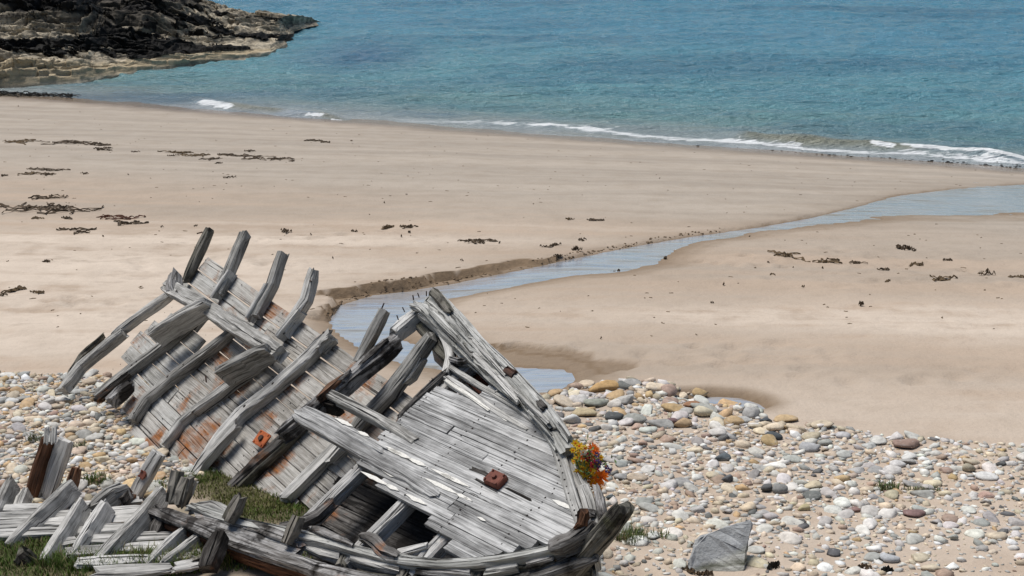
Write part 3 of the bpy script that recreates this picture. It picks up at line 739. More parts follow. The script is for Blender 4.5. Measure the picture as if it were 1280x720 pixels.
while t < .47:
    tc = t + pw / 2
    r_end = np.interp(tc, [q[0] for q in rt], [q[1] for q in rt]) if tc > -.07 else np.interp(tc, [-.48, -.25, -.07], [-.42, -.20, 0.0])
    l_end = -1.63 + rnd.uniform(-.03, .02)
    if tc < -.30: l_end = np.interp(tc, [-.48, -.42, -.35, -.30], [-.62, -.66, -1.0, -1.45])
    if tc > .40: l_end = -1.30
    cuts = [l_end, r_end - .012]
    if r_end - l_end > 1.0 and rnd.random() < .35: cuts = [l_end, l_end + (r_end - l_end) * rnd.uniform(.3, .7), r_end - .012]
    for c0, c1 in zip(cuts[:-1], cuts[1:]):
        o = rnd.uniform(-.003, .003)
        timber('deck_plank', [Dlt(c0 + .002, tc, -.016 + o), Dlt((c0 + c1) / 2, tc + rnd.uniform(-.0015, .0015), -.015 + o), Dlt(c1 - .002, tc, -.016 + o)], pw - .0018, .03, ND, M['wood_deck'], W_, wear=.0012, rag=.012, step=.10, ch=.05)
    t += pw
for i, tq in enumerate(np.arange(-.80, .02, .085)):  # boards added under the deck, black so that its openings read dark
    timber('added_dark_board', [Dlt(-1.95 + rnd.uniform(-.05, .1), tq, -.30), Dlt(-1.0, tq * .92, -.28), Dlt(-.35 - .35 * abs(tq), tq * .62, -.24)], .08, .03, ND, M['wood_black'], W_, wear=.005, rag=.04, step=.15)
# loose battens over the open seam by the far rail
dk('deck_batten', [(562, 457), (600, 481), (640, 505), (690, 541)], .034, .035, 'wood_pale', .012, wear=.004, rag=.02)
dk('deck_batten', [(557, 470), (585, 488), (615, 510), (660, 536)], .036, .03, 'wood_pale', .008, wear=.006, rag=.03)
dk('deck_batten', [(556, 474), (590, 496), (612, 512)], .022, .03, 'paint', .012, wear=.006, rag=.02)
dk('deck_batten', [(625, 478), (648, 497), (676, 522)], .03, .03, 'wood_erod', .012, wear=.008, rag=.03)

# far rail: several eroded timbers side by side
dk('rail_board', [(556, 392), (600, 436), (640, 475), (680, 518), (708, 562)], .105, .05, 'wood_erod', .04, wear=.008, rag=.05)
dk('rail_timber', [(544, 362), (572, 392), (600, 422), (640, 462), (676, 500), (712, 547)], .042, .13, 'wood_erod', .07, wear=.008, rag=.05)
dk('rail_timber', [(532, 370), (556, 394), (582, 420), (612, 450), (640, 478), (672, 512), (690, 534)], .085, .11, 'wood_erod', .06, wear=.016, rag=.06, step=.05)
dk('rail_timber', [(522, 379), (550, 404), (576, 432), (604, 458), (628, 478), (650, 500)], .075, .10, 'wood_erod', .045, wear=.018, rag=.06, step=.05)
dk('rail_timber', [(538, 360), (550, 374), (562, 388)], .06, .10, 'wood_moss', .09, wear=.018, rag=.05, step=.05)
dk('rail_timber', [(600, 448), (622, 470), (652, 500), (684, 538), (698, 560)], .05, .06, 'wood_erod', .035, wear=.012, rag=.04)
dk('rail_timber', [(516, 377), (540, 386), (566, 412)], .045, .07, 'wood_erod', .055, wear=.016, rag=.05, step=.05)
for i in range(14):
    u = rnd.uniform(0, .80); x0 = np.interp(u, [0, .3, .6, 1], [528, 572, 628, 706]) + rnd.uniform(-9, 5); y0 = np.interp(u, [0, .3, .6, 1], [372, 414, 472, 556]) + rnd.uniform(-5, 9); e = rnd.uniform(22, 46)
    dk('rail_splinter', [(x0, y0), (x0 + e * .5 + rnd.uniform(-1, 1), y0 + e * .5), (x0 + e, y0 + e * 1.02 + rnd.uniform(-2, 2))], rnd.uniform(.012, .028), .03, rnd.choice(['wood_erod', 'wood_erod', 'wood_pale', 'wood_moss']), rnd.uniform(.066, .085), wear=.006, rag=.05)
dk('rail_fitting', [(632, 458), (642, 466)], .05, .06, 'rust_dark', .09, wear=.010)
dk('rail_fitting', [(672, 499), (680, 508)], .045, .05, 'wood_black', .09, wear=.010)
dk('knee', [(524, 390), (545, 404), (557, 424), (562, 444), (556, 464)], .052, .07, 'wood_pale', .012, wear=.005)
dk('knee', [(517, 392), (532, 410), (548, 430), (560, 446)], .09, .05, 'wood_moss', -.07, wear=.006)
dk('splinter', [(562, 446), (573, 449), (584, 449)], .035, .05, 'wood_rot', .03, wear=.015, rag=.04)
dk('splinter', [(618, 489), (626, 482), (632, 474)], .018, .03, 'wood_pale', .02, wear=.006)
dk('splinter', [(630, 484), (640, 492), (650, 504)], .03, .05, 'wood_rot', .03, wear=.02, rag=.04)
# red-brown inner board below the rail opening
dk('inner_board', [(580, 452), (602, 472), (626, 492)], .16, .03, 'rust_brown', -.12, wear=.004)
# margin board and outer boards at the bow
dk('margin_board', [(672, 519), (690, 545), (703, 580), (716, 625), (733, 669)], .058, .035, 'wood_pale', .014, wear=.004)
dk('outer_board', [(682, 508), (698, 530), (713, 556)], .06, .03, 'wood_pale', .02, wear=.006, rag=.03)
dk('outer_board', [(706, 552), (716, 585), (728, 612)], .05, .06, 'wood', -.02, wear=.006, rag=.02)
dk('outer_board', [(728, 606), (737, 634), (741, 668)], .07, .03, 'wood_pale', -.01, wear=.005, rag=.02)
dk('outer_board', [(731, 636), (742, 640)], .05, .05, 'wood_rot', .02, wear=.012, rag=.03)
dk('outer_board', [(743, 604), (748, 625), (752, 648)], .035, .10, 'wood_rot', .02, wear=.012, rag=.04)
# far strakes at the bow, from the rail down to the shingle
farE = [(-2.3, 1.02), (-1.67, .84), (-1.07, .64), (-.65, .48), (-.42, .36), (-.12, .17), (.02, .03)]
for s in range(6):
    P = []
    for l, t_ in farE:
        p = Dlt(l, t_ - .06, -.07); k = (s + .5) / 6; foot = np.array([p[0] - .10 * k, p[1] - .22 * k * (1 if l < -.5 else .4), 0]); foot[2] = gz(p[0], p[1]) - .05
        q = p * (1 - k) + foot * k; q[:2] = p[:2] * (1 - k) + foot[:2] * k
        P.append(q)
    timber('hull_strake', P, .125, .03, np.array([.70, .62, .25]), M['wood_plank'], W_, wear=.004, rag=.02, step=.15)

# near rail: outer wale, shelf and short filler pieces
dk('wale', [(190, 634), (238, 652), (286, 672), (334, 689), (390, 706), (450, 722), (520, 733)], .075, .05, 'wood_rot', .015, wear=.010, rag=.04)
dk('wale_face', [(188, 642), (236, 661), (284, 680), (332, 697), (388, 714), (450, 730)], .075, .09, 'wood_brown', -.035, wear=.008, rag=.04)
dk('rail_shelf', [(236, 630), (270, 641), (305, 652), (350, 661), (400, 673), (440, 684), (500, 697), (560, 702), (620, 697), (680, 685), (728, 671)], .055, .06, 'wood_erod', .012, wear=.009, rag=.03)
dk('rail_board', [(240, 648), (285, 660), (330, 674), (375, 684)], .10, .05, 'wood_rot', .0, wear=.014, rag=.05)
dk('rail_board', [(310, 655), (350, 668), (372, 676)], .06, .05, 'wood_rot', .012, wear=.014, rag=.04)
for a, b in (((380, 680), (424, 691)), ((436, 694), (500, 708)), ((518, 709), (588, 714)), ((604, 711), (648, 704)), ((656, 703), (690, 694))):
    dk('rail_block', [a, ((a[0] + b[0]) / 2, (a[1] + b[1]) / 2), b], .062, .07, rnd.choice(['wood', 'wood_rot', 'wood_pale']), -.012, wear=.009, rag=.03)
for a, b in (((434, 682), (425, 706)), ((513, 700), (500, 722)), ((600, 700), (590, 722)), ((654, 693), (652, 710))):
    dk('frame_head', [a, b], .075, .10, 'wood_moss', -.03, wear=.012, rag=.02)
dk('outer_strake', [(400, 722), (470, 736), (560, 738), (640, 724), (690, 709), (745, 690)], .07, .05, 'wood_rot', -.05, wear=.008)
dk('rail_chunk', [(449, 668), (464, 672), (480, 686), (496, 693)], .055, .06, 'wood_rot', .03, wear=.020, rag=.04, step=.04)
dk('rail_chunk', [(496, 690), (516, 684), (532, 680)], .05, .05, 'wood_pale', -.01, wear=.012, rag=.03)
dk('rail_chunk', [(350, 656), (372, 651), (394, 640), (415, 622)], .05, .06, 'wood_rot', .0, wear=.015, rag=.03)
dk('rail_chunk', [(388, 657), (410, 668), (440, 680)], .035, .05, 'wood_rot', .03, wear=.018, rag=.04, step=.04)
dk('rail_chunk', [(232, 634), (262, 628), (290, 640)], .05, .05, 'wood_pale', .0, wear=.012, rag=.04)
def post(name, a, b, Ya, Yb, w, h, mat, nrm=(-.3, -.6, .3), **kw):
    return timber(name, [atY(*a, Ya), (atY(*a, Ya) + atY(*b, Yb)) / 2, atY(*b, Yb)], w, h, np.array(nrm), M[mat], W_, **kw)
def dy(px, py): return D(px, py)[1]
post('frame_head', (302, 620), (285, 654), dy(290, 650) - .0, dy(290, 650) - .06, .075, .07, 'wood_moss', wear=.012, rag=.03)
post('frame_head', (374, 646), (360, 680), dy(362, 676) + .02, dy(362, 676) - .05, .065, .07, 'wood_moss', wear=.008, rag=.01)
post('frame_head', (222, 588), (214, 628), dy(218, 630) + .12, dy(218, 630) + .04, .07, .07, 'wood_moss', wear=.012, rag=.02)
post('frame_head', (236, 596), (226, 634), dy(222, 632) + .10, dy(222, 632) + .02, .075, .07, 'wood_moss', wear=.014, rag=.03)
post('frame_head', (244, 600), (228, 630), dy(228, 632) + .14, dy(228, 632) + .06, .04, .05, 'wood_pale', wear=.01, rag=.02)
post('frame_foot', (276, 668), (258, 712), dy(270, 680) - .02, dy(270, 680) - .22, .10, .09, 'wood_black', wear=.010)
post('frame_foot', (205, 645), (192, 676), dy(200, 640) + .02, dy(200, 640) - .10, .10, .08, 'wood_black', wear=.010)
# near strakes down into the turf
nearG = [(-2.55, -1.10), (-1.95, -1.0), (-1.37, -.90), (-.78, -.72), (-.4, -.45), (-.2, -.27), (0, -.10)]
for s in range(4):
    P = []
    for l, t_ in nearG:
        p = Dlt(l, t_, -.10); q = p.copy(); q[2] -= s * .115; q[:2] += np.array([.30, .40]) * .05 * s
        P.append(q)
    timber('hull_strake', P, .11, .03, np.array([-.5, -.8, -.1]), M['wood_moss'], W_, wear=.005, rag=.03, step=.12)
# stem post
P0, P1 = atY(716, 714, 6.10), atY(782, 632, 6.02)
stem = timber('stem_post', [P0 + (P0 - P1) * .6, P0, (P0 + P1) / 2, P1], .085, .11, np.array([-.5, -.6, .3]), M['wood_moss'], W_, wear=.014, rag=.03, step=.05)
timber('stem_knee', [D(690, 690, -.01), D(715, 678, 0), D(733, 664, .01), D(742, 652, .03)], .09, .09, ND, M['wood_rot'], W_, wear=.018, rag=.03, step=.05)
timber('stem_apron', [D(722, 664, .02), D(730, 655, .05), D(730, 640, .09)], .05, .05, ND, M['wood_brown'], W_, wear=.014, rag=.03, step=.04)
timber('keel', [P0 + (P0 - P1) * .5, np.array([-.4, 6.9, 2.36]), np.array([-1.5, 8.05, 2.22])], .12, .14, np.array([0, 0, 1.]), M['wood_moss'], W_, wear=.01)

# nails, paint flakes and iron fittings
def nail_heads(name, pts, r, nrm, parent):
    V = []; Fc = []; nrm = np.asarray(nrm); a = np.cross(nrm, [0, 0, 1.]); a /= np.linalg.norm(a); b = np.cross(nrm, a)
    for p in pts:
        k = len(V); q = r * rnd.uniform(.7, 1.3)
        for i in range(6): V.append(p + (a * math.cos(i * 1.047) + b * math.sin(i * 1.047)) * q)
        V.append(p + nrm * q * .5)
        Fc += [[k + i, k + (i + 1) % 6, k + 6] for i in range(6)]
    o = wloc(parent)
    return tag(add(name, mesh_np(name, np.array(V) - o, Fc, M['nail']), parent, (0, 0, 0)), kind='stuff')
pts = []
for l in (-1.60, -1.14, -.74, -.36):
    t = -.46
    while t < .46:
        r_end = np.interp(t, [q[0] for q in rt], [q[1] for q in rt]) if t > -.07 else np.interp(t, [-.48, -.25, -.07], [-.42, -.20, 0.0])
        if l < r_end - .05 and not (t < -.33 and l < -1.0) and not (t > .40 and l < -1.3):
            for d_ in (.014, .05): pts.append(Dlt(l + rnd.uniform(-.02, .02), t + d_, .001))
        t += pw
for i in range(26):
    x, y = 672 + (733 - 672) * i / 25, np.interp(i / 25, [0, .3, .51, .72, 1], [519, 545, 580, 625, 669]); pts.append(D(x - 3, y, .016))
nail_heads('nail_heads', pts, .0055, ND, W_)
pts = []
for r in range(11):
    for a in np.arange(-.1, 3.6, .37):
        for d_ in (.03, .095): pts.append(Sab(a + rnd.uniform(-.03, .03), r * wpl + d_, .001))
nail_heads('nail_heads', pts, .005, NS, W_)
pts = []
for path in ([(286, 412), (210, 470), (160, 524)], [(252, 384), (185, 441), (117, 492)], [(408, 412), (340, 480), (296, 515)], [(203, 354), (262, 386), (345, 438)]):
    for k in range(3):
        i = rnd.choice(range(len(path) - 1)); u = rnd.random(); x = path[i][0] * (1 - u) + path[i + 1][0] * u; y = path[i][1] * (1 - u) + path[i + 1][1] * u
        pts.append(S(x, y, .19 if path[0][0] == 203 else .105))
nail_heads('bolt_heads', pts, .011, NS, W_)
FL = [(420, 525, 443, 536), (449, 541, 463, 549), (490, 537, 515, 553), (478, 553, 503, 569), (483, 563, 510, 579), (513, 570, 533, 583), (545, 580, 590, 608), (550, 593, 567, 603), (480, 582, 507, 600), (453, 587, 487, 609), (487, 600, 503, 610), (528, 600, 565, 627), (503, 622, 528, 637), (695, 620, 720, 635), (630, 513, 650, 527), (574, 612, 590, 621), (600, 643, 611, 649), (583, 618, 593, 624)]
for x0, y0, x1, y1 in FL:
    l0, t0 = lt(x0, y0); l1, t1 = lt(x1, y1); tc = (t0 + t1) / 2; tc = -.475 + (math.floor((tc + .475) / pw) + .5) * pw if tc > -.47 and l0 > -1.6 else tc
    up, dn = [], []; n = 9; wf = min(.012, abs(l1 - l0) * .09)
    for i in range(n):
        u = i / (n - 1); wv = math.sin(math.pi * u) ** .9 * wf
        up.append((l0 + (l1 - l0) * u, tc + wv * rnd.uniform(.75, 1.2))); dn.append((l0 + (l1 - l0) * u, tc - wv * rnd.uniform(.75, 1.2)))
    off = .019 if x0 < 470 and y0 < 560 else .0045
    V = []; 
    for l, t_ in up: V.append(Dlt(l, t_, off))
    for l, t_ in dn: V.append(Dlt(l, t_, off))
    V2 = [v - ND * .004 for v in V]
    Fc = [[i, i + n, i + n + 1, i + 1] for i in range(n - 1)] + [[2 * n + i, 2 * n + i + 1, i + 1, i] for i in range(n - 1)] + [[3 * n + i + 1, 3 * n + i, n + i, n + i + 1] for i in range(n - 1)]
    o = V[0]; add('paint_flake', mesh_np('paint_flake', np.array(V + V2) - o, Fc, M['paint']), W_, o - wloc(W_))

def plate(name, c, ax, ay, nrm, hw, hh, th, mat, rad, parent, boss=None, holes=4):
    """rounded cast plate with a raised boss and bolts"""
    pr = []
    for sx, sy, a0 in ((1, 1, 0), (-1, 1, 90), (-1, -1, 180), (1, -1, 270)):
        for k in range(4):
            a = math.radians(a0 + k * 30); pr.append((sx * (hw - rad) + rad * math.cos(a), sy * (hh - rad) + rad * math.sin(a)))
    n = len(pr); V = []
    jt = [1 + rnd.uniform(-.07, .05) for _ in pr]
    for z, s in ((0, 1), (th * .75, 1), (th, .9)): V += [ax * x * s * q + ay * y * s * q + nrm * z * rnd.uniform(.9, 1.05) for (x, y), q in zip(pr, jt)]
    Fc = [[k * n + i, k * n + (i + 1) % n, (k + 1) * n + (i + 1) % n, (k + 1) * n + i] for k in range(2) for i in range(n)] + [[2 * n + i for i in range(n)]]
    o = add(name, mesh_np(name, V, Fc, M[mat]), parent, c - wloc(parent))
    def disc(nm, x, y, r, z0, z1, mt):
        Q = []; m = 12
        for z, s in ((z0, 1), (z1, .85)): Q += [ax * (x + r * s * math.cos(i * 6.283 / m)) + ay * (y + r * s * math.sin(i * 6.283 / m)) + nrm * z for i in range(m)]
        add(nm, mesh_np(nm, Q, [[i, (i + 1) % m, m + (i + 1) % m, m + i] for i in range(m)] + [[m + i for i in range(m)]], M[mt]), o, (0, 0, 0))
    if boss: disc('boss', 0, 0, boss, th, th + .012, 'rust_dark' if mat == 'rust_orange' else 'rust_brown')
    for sx in (-1, 1):
        for sy in (-1, 1): disc('bolt', sx * hw * .72, sy * hh * .72, .007, th, th + .006, mat)
    return o
o = plate('deck_fitting', D(621, 602, 0.0), L, T, ND, .058, .044, .035, 'rust_brown', .015, W_, .014); o['label'] = 'rounded brown rusted iron fitting on the foredeck'
o = plate('iron_bracket', S(328, 549, .05), (EA + EB * .1) / np.linalg.norm(EA + EB * .1), np.cross(NS, (EA + EB * .1) / np.linalg.norm(EA + EB * .1)), NS, .068, .052, .012, 'rust_orange', .012, W_, .022); o['label'] = 'orange rusted iron bracket on a blackened rib'
# gap rot around the fitting
dk('rot_hollow', [(590, 584), (604, 590), (616, 597)], .028, .012, 'wood_black', .003, wear=.006, rag=.04)
dk('rot_hollow', [(634, 610), (648, 617), (664, 625)], .014, .010, 'wood_black', .003, wear=.004, rag=.03)
dk('rot_hollow', [(595, 598), (608, 606), (622, 614)], .016, .010, 'wood_black', .003, wear=.004, rag=.03)
# protruding bolts on frame heads
for a, b in (((477, 386), (480, 379)), ((385, 348), (389, 352)), ((253, 290), (246, 292)), ((258, 478), (257, 470))):
    timber('bolt', [S(*a, .06), S(*b, .08)], .008, .008, NS, M['rust_dark'], W_, wear=.001, rag=.002, step=.02)
for a, b in (((524, 372), (522, 366)), ((533, 370), (533, 364)), ((517, 375), (516, 369)), ((506, 390), (503, 384)), ((498, 400), (496, 394))):
    timber('bolt', [D(*a, .0), D(*b, .03)], .006, .006, ND, M['rust_dark'], W_, wear=.001, rag=.002, step=.02)

# ------------------------------------------------------------------ collapsed near side, lying on the turf
fallen = empty('collapsed_hull_side', GP(110, 660), 'flattened hull side with leaning grey ribs, left of the wreck', 'wreckage')
def fal(name, pts, w, h, mat, nrm=(-.42, -.28, .86), parent=None, **kw):
    kw.setdefault('straight', True); w *= (1.25 if name == 'hull_plank' else .82); pts = [(x, y, z if name == 'hull_plank' else z * .8) for x, y, z in pts]; kw['rag'] = kw.get('rag', .02) * 1.3
    P = [GP(x, y, z) - np.array([0, 0, h / 2]) for x, y, z in pts]
    return timber(name, P, w, h, np.array(nrm), M[mat], parent or fallen, **kw)
rows = [(628, 0, 178), (639, -20, 190), (650, -30, 195), (661, -30, 200), (672, 60, 215), (683, 80, 240), (695, 95, 250), (706, 120, 250)]
for i, (y, x0, x1) in enumerate(rows):
    xm = (x0 + x1) / 2 + rnd.uniform(-40, 40)
    fal('hull_plank', [(x0, y + 6, .075), ((x0 + xm) / 2, y + 4, .08), (xm - 1, y + 1, .075)], .075, .03, 'wood_pale', (0, -.1, 1), wear=.006, rag=.04)
    fal('hull_plank', [(xm + 1, y + 1, .075), ((x1 + xm) / 2, y - 2, .08), (x1, y - 5, .07)], .075, .03, 'wood_pale', (0, -.1, 1), wear=.006, rag=.04)
fal('rib', [(92, 597, .26), (62, 626, .20), (36, 652, .15), (12, 676, .09)], .08, .12, 'wood', wear=.009, rag=.03)
fal('rib', [(104, 619, .24), (84, 653, .18), (58, 695, .10)], .068, .12, 'wood', wear=.006, rag=.04)
fal('rib', [(136, 620, .24), (116, 650, .18), (92, 692, .10)], .068, .12, 'wood_pale', wear=.006, rag=.05)
fal('rib', [(156, 601, .24), (138, 610, .22), (116, 628, .16)], .12, .12, 'wood', wear=.006, rag=.03)
fal('rib', [(203, 606, .26), (176, 640, .22), (146, 672, .16), (116, 704, .08)], .085, .12, 'wood', wear=.006, rag=.05)
fal('rib', [(236, 652, .20), (212, 674, .16), (186, 700, .10)], .075, .13, 'wood_pale', wear=.006, rag=.04)
fal('rib', [(252, 664, .18), (228, 684, .14), (204, 702, .10)], .06, .12, 'wood', wear=.006, rag=.04)
fal('rib_end', [(150, 620, .16), (160, 606, .20)], .10, .10, 'wood_black', wear=.006, rag=.03)
fal('rib', [(16, 594, .20), (6, 614, .16), (-6, 642, .10)], .08, .12, 'wood', wear=.006, rag=.03)
fal('rib', [(33, 608, .14), (22, 634, .09)], .09, .09, 'wood', wear=.006)
fal('rib', [(238, 700, .10), (262, 690, .12)], .08, .07, 'wood_moss', wear=.006)
def upright(name, a, b, w, h, mat, lab, parent=None, nrm=(-.3, -.9, .2), z=0.0, **kw):
    Pb = GP(*b, z); Pt = atY(a[0], a[1], Pb[1] + .06)
    o = timber(name, [Pb + (Pb - Pt) * .15, (Pb + Pt) / 2, Pt], w, h, np.array(nrm), M[mat], parent, **kw)
    return o
upright('upright_timber', (61, 547), (42, 622), .085, .07, 'wood_brown', '', fallen, wear=.010, rag=.02)
upright('upright_timber', (82, 549), (57, 622), .11, .07, 'wood_pale', '', fallen, (-.25, -.9, .3), wear=.008, rag=.02)
upright('upright_timber', (96, 584), (88, 618), .06, .06, 'wood_brown', '', fallen, wear=.015, rag=.03)
for i in range(5):
    x = 57 + i * 3.2; upright('splinter', (x, 533 + rnd.uniform(0, 6)), (x - 1, 552), .012, .012, 'wood_pale', '', fallen, wear=.003, rag=.02, z=.42)
o = upright('loose_timber', (199, 566), (166, 624), .095, .06, 'wood_pale', '', None, (-.4, -.8, .4), wear=.008, rag=.02)
tag(o, 'pale timber with rusty bolt propped beside the ribs', 'timber')
c = (GP(166, 624) + np.array([0, 0, .2])); Pb = GP(166, 624); Pt = atY(199, 566, Pb[1] + .06); pm = Pb + (Pt - Pb) * .52; nn_ = np.array([-.4, -.8, .4]); nn_ /= np.linalg.norm(nn_)
ax_ = (Pt - Pb) / np.linalg.norm(Pt - Pb); ay_ = np.cross(nn_, ax_); ay_ /= np.linalg.norm(ay_); nz_ = np.cross(ax_, ay_)
plate('bolt_plate', pm + nz_ * .03, ax_, ay_, nz_, .026, .024, .012, 'rust_brown', .02, o)
st = timber('rotten_stump', [GP(44, 712, -.02), GP(34, 700, .05), GP(24, 690, .10)], .09, .09, np.array([0, -.5, .8]), M['wood_moss'], None, wear=.02, rag=.05, step=.03)
tag(st, 'dark rotten timber stump in the grass at lower left', 'stump')

# ------------------------------------------------------------------ stones
PAL = {'pale grey': (.50, .485, .45), 'white': (.66, .64, .59), 'mid grey': (.33, .325, .305), 'dark grey': (.14, .14, .135), 'ochre': (.48, .34, .19), 'cream': (.58, .49, .37), 'pinkish brown': (.37, .27, .21), 'buff': (.47, .40, .30)}
def stone_shape(sub, seed, ang=.0):
    v, f = ICO[sub]; v = v.copy(); r = np.random.RandomState(seed)
    pl = r.randn(7, 3); pl /= np.linalg.norm(pl, axis=1)[:, None]; dd = r.uniform(.42, .85, 7)
    for n_, d_ in zip(pl, dd):
        s = v @ n_; ov = np.maximum(s - d_, 0); v -= ov[:, None] * n_ * .95
    nz = np.array([mnoise.noise(Vector(p * 1.4 + seed * 3.3)) for p in v]); v *= (1 + .16 * nz)[:, None]
    return v, f
SH2 = [stone_shape(3 if False else 2, 100 + i) for i in range(14)]
SH1 = [stone_shape(1, 300 + i) for i in range(16)]
stone_me = []
for i, (v, f) in enumerate(SH2): stone_me.append(mesh_np('stone_shape', v, f, M['stone'], True))

RREG = [G2(*p) for p in [(660, 505), (700, 482), (740, 477), (800, 476), (860, 484), (935, 497), (955, 522), (1010, 530), (1090, 541), (1180, 549), (1280, 557), (1420, 566)]] + [(7, 8.9), (7, 5.6), (.45, 5.6), (.55, 6.3), (.3, 7.2), (.2, 8.5)]
LREG = [G2(*p) for p in [(-160, 458), (-60, 462), (0, 466), (60, 468), (130, 470), (210, 480), (300, 520)]] + [(-1.9, 8.6), (-2.1, 8.1), (-2.7, 7.95), (-3.3, 7.9), (-6.5, 7.7)]
UREG = [G2(*p) for p in [(560, 470), (600, 470), (660, 488), (660, 510)]] + [(.3, 7.2), (-.2, 7.6), (-.9, 8.6)]
stones = []
def scatter(poly, n, med, sg, rmin, rmax, cover, pal, wts, side, edge=None):
    xs = [p[0] for p in poly]; ys = [p[1] for p in poly]
    r = np.clip(med * np.exp(sg * npr.randn(n)), rmin, rmax); r = -np.sort(-r)
    X = npr.uniform(min(xs), max(xs), n * 4); Y = npr.uniform(min(ys), max(ys), n * 4)
    ins = pinside(X, Y, poly); X, Y = X[ins][:n], Y[ins][:n]; cells = {}
    names = list(pal); p_ = np.array(wts, float); p_ /= p_.sum()
    for i in range(len(X)):
        x, y = X[i], Y[i]; ri = r[i]
        dens = cover(x, y)
        if npr.rand() > dens: continue
        key = (int(x / .15), int(y / .15)); ok = True
        for dx in (-1, 0, 1):
            for dy_ in (-1, 0, 1):
                for (x2, y2, r2) in cells.get((key[0] + dx, key[1] + dy_), ()):
                    if (x - x2) ** 2 + (y - y2) ** 2 < (.66 * (ri + r2)) ** 2: ok = False; break
                if not ok: break
            if not ok: break
        if not ok: continue
        cells.setdefault(key, []).append((x, y, ri))
        nm = names[npr.choice(len(names), p=p_)]; c = np.array(PAL[nm]) * npr.uniform(.88, 1.32) * (1 + .02 * npr.randn(3))
        stones.append((x, y, ri, nm, c, side))
names = list(PAL)
# boulders banked along the far edge
edgeL = [G2(*p) for p in [(690, 488), (740, 484), (800, 486), (860, 494), (920, 503), (945, 520)]]
def near_edge(x, y): return float(pdist(np.array([x]), np.array([y]), edgeL, False)[0][0])
scatter(RREG, 3500, .060, .28, .036, .098, lambda x, y: math.exp(-(near_edge(x, y) / .55) ** 2), PAL, [1.8, .9, 1.2, .25, 3, 3.2, .4, 2.8], 'bank')
scatter(RREG, 20000, .0225, .46, .010, .068, lambda x, y: min(1, math.exp(-max(0, near_edge(x, y) - (1.7 if x < 2.3 else .8)) / 1.1) + .52 * float(vn(np.array([x * 1.1]), np.array([y * 1.6]), 5)[0]) ** .8 * (1 if y < 9.4 else .9)), PAL, [5, 3.6, 1.5, .40, .30, 2.4, .8, .8], 'right')
scatter(RREG, 8000, .012, .3, .007, .02, lambda x, y: .6, PAL, [4, 1.5, 3, .5, .9, 2, .6, 2], 'right')
scatter(LREG, 18000, .0235, .42, .012, .075, lambda x, y: 1, PAL, [3, 2, 2.2, .35, 1.6, 3, .5, 2.2], 'left')
scatter(LREG, 9000, .012, .3, .007, .02, lambda x, y: .8, PAL, [3, 1.5, 2, .4, 2, 2.5, .6, 2], 'left')
scatter(UREG, 500, .05, .35, .02, .09, lambda x, y: 1, PAL, [2, 1, 1, .2, 2, 3, .3, 2], 'under')

# stones that can be told apart
def one_stone(px, py, wpx, hpx, colr, label, shape, asp=.75, tilt=0):
    P = GP(px, py); d = np.linalg.norm(P - C0); r = wpx / 2 * d / F
    o = bpy.data.objects.new('stone', stone_me[shape % len(stone_me)]); col.objects.link(o)
    hz = hpx / 2 * d / F
    o.scale = (r, r * asp, max(hz * .95, .012)); o.location = (P[0], P[1] + .02, gz(P[0], P[1]) + hz * .42)
    o.rotation_euler = (0, tilt, rnd.uniform(-.2, .2)); o.color = (*colr, 1)
    tag(o, label, 'stone', 'stones on the shingle'); KEEP.append((P[0], P[1], r * .8)); return o
KEEP = []
one_stone(754, 487, 44, 20, (.48, .31, .14), 'large ochre boulder at the far edge by the pool', 0)
one_stone(766, 524, 29, 14, (.095, .10, .10), 'angular dark grey stone nearest the boat rail', 3)
one_stone(745, 507, 34, 13, (.30, .31, .26), 'flat greenish grey stone in front of the ochre boulder', 5)
one_stone(729, 520, 37, 12, (.46, .38, .24), 'long yellowish stone left of the angular dark one', 7)
one_stone(716, 529, 26, 18, (.58, .58, .56), 'rounded white stone against the boat rail', 2)
one_stone(872, 498, 24, 11, (.055, .018, .014), 'very dark red stone left of its twin by the pool', 4)
one_stone(892, 495, 26, 9, (.05, .016, .012), 'very dark red flat stone right of its twin by the pool', 9)
one_stone(866, 509, 28, 10, (.30, .16, .09), 'reddish brown flat stone below the dark red pair', 6)
one_stone(924, 499, 14, 16, (.52, .38, .22), 'upright orange cream stone at the end of the pool', 8, 1)
one_stone(852, 534, 26, 17, (.46, .33, .20), 'tan rounded stone beside a purplish one', 10)
one_stone(838, 530, 20, 12, (.20, .13, .13), 'purplish brown stone beside the tan rounded one', 11)
one_stone(880, 520, 30, 19, (.60, .54, .40), 'big cream angular stone below the reddish brown one', 12)
one_stone(968, 549, 24, 13, (.075, .085, .09), 'dark slate grey domed stone on the open sand edge', 1)
one_stone(958, 528, 19, 8, (.08, .09, .10), 'small dark grey stone beside the yellowish slab', 2)
one_stone(982, 527, 34, 9, (.52, .38, .22), 'flat yellowish slab lying at the sand edge', 7)
one_stone(1134, 559, 37, 15, (.30, .21, .17), 'smooth pinkish brown oval stone at the sand edge', 5)
one_stone(1122, 583, 24, 12, (.60, .58, .56), 'smooth white egg-shaped stone below the pinkish brown one', 13)
one_stone(1010, 563, 31, 15, (.40, .40, .40), 'grey angular stone right of the slate dome', 3)
one_stone(903, 576, 22, 14, (.12, .14, .15), 'blue grey pebble right of centre shingle', 10)
one_stone(910, 603, 20, 14, (.12, .125, .13), 'dark angular pebble above the upright slab', 8)
one_stone(960, 615, 22, 15, (.11, .11, .11), 'dark half of a split stone by the upright slab', 6)
one_stone(974, 616, 24, 17, (.25, .25, .24), 'lighter banded half of a split stone', 3)
one_stone(1005, 639, 17, 13, (.46, .40, .24), 'yellow squarish stone on the sandy shingle', 0)
one_stone(1144, 645, 30, 9, (.22, .14, .13), 'reddish flat stone on the sandy shingle', 5)
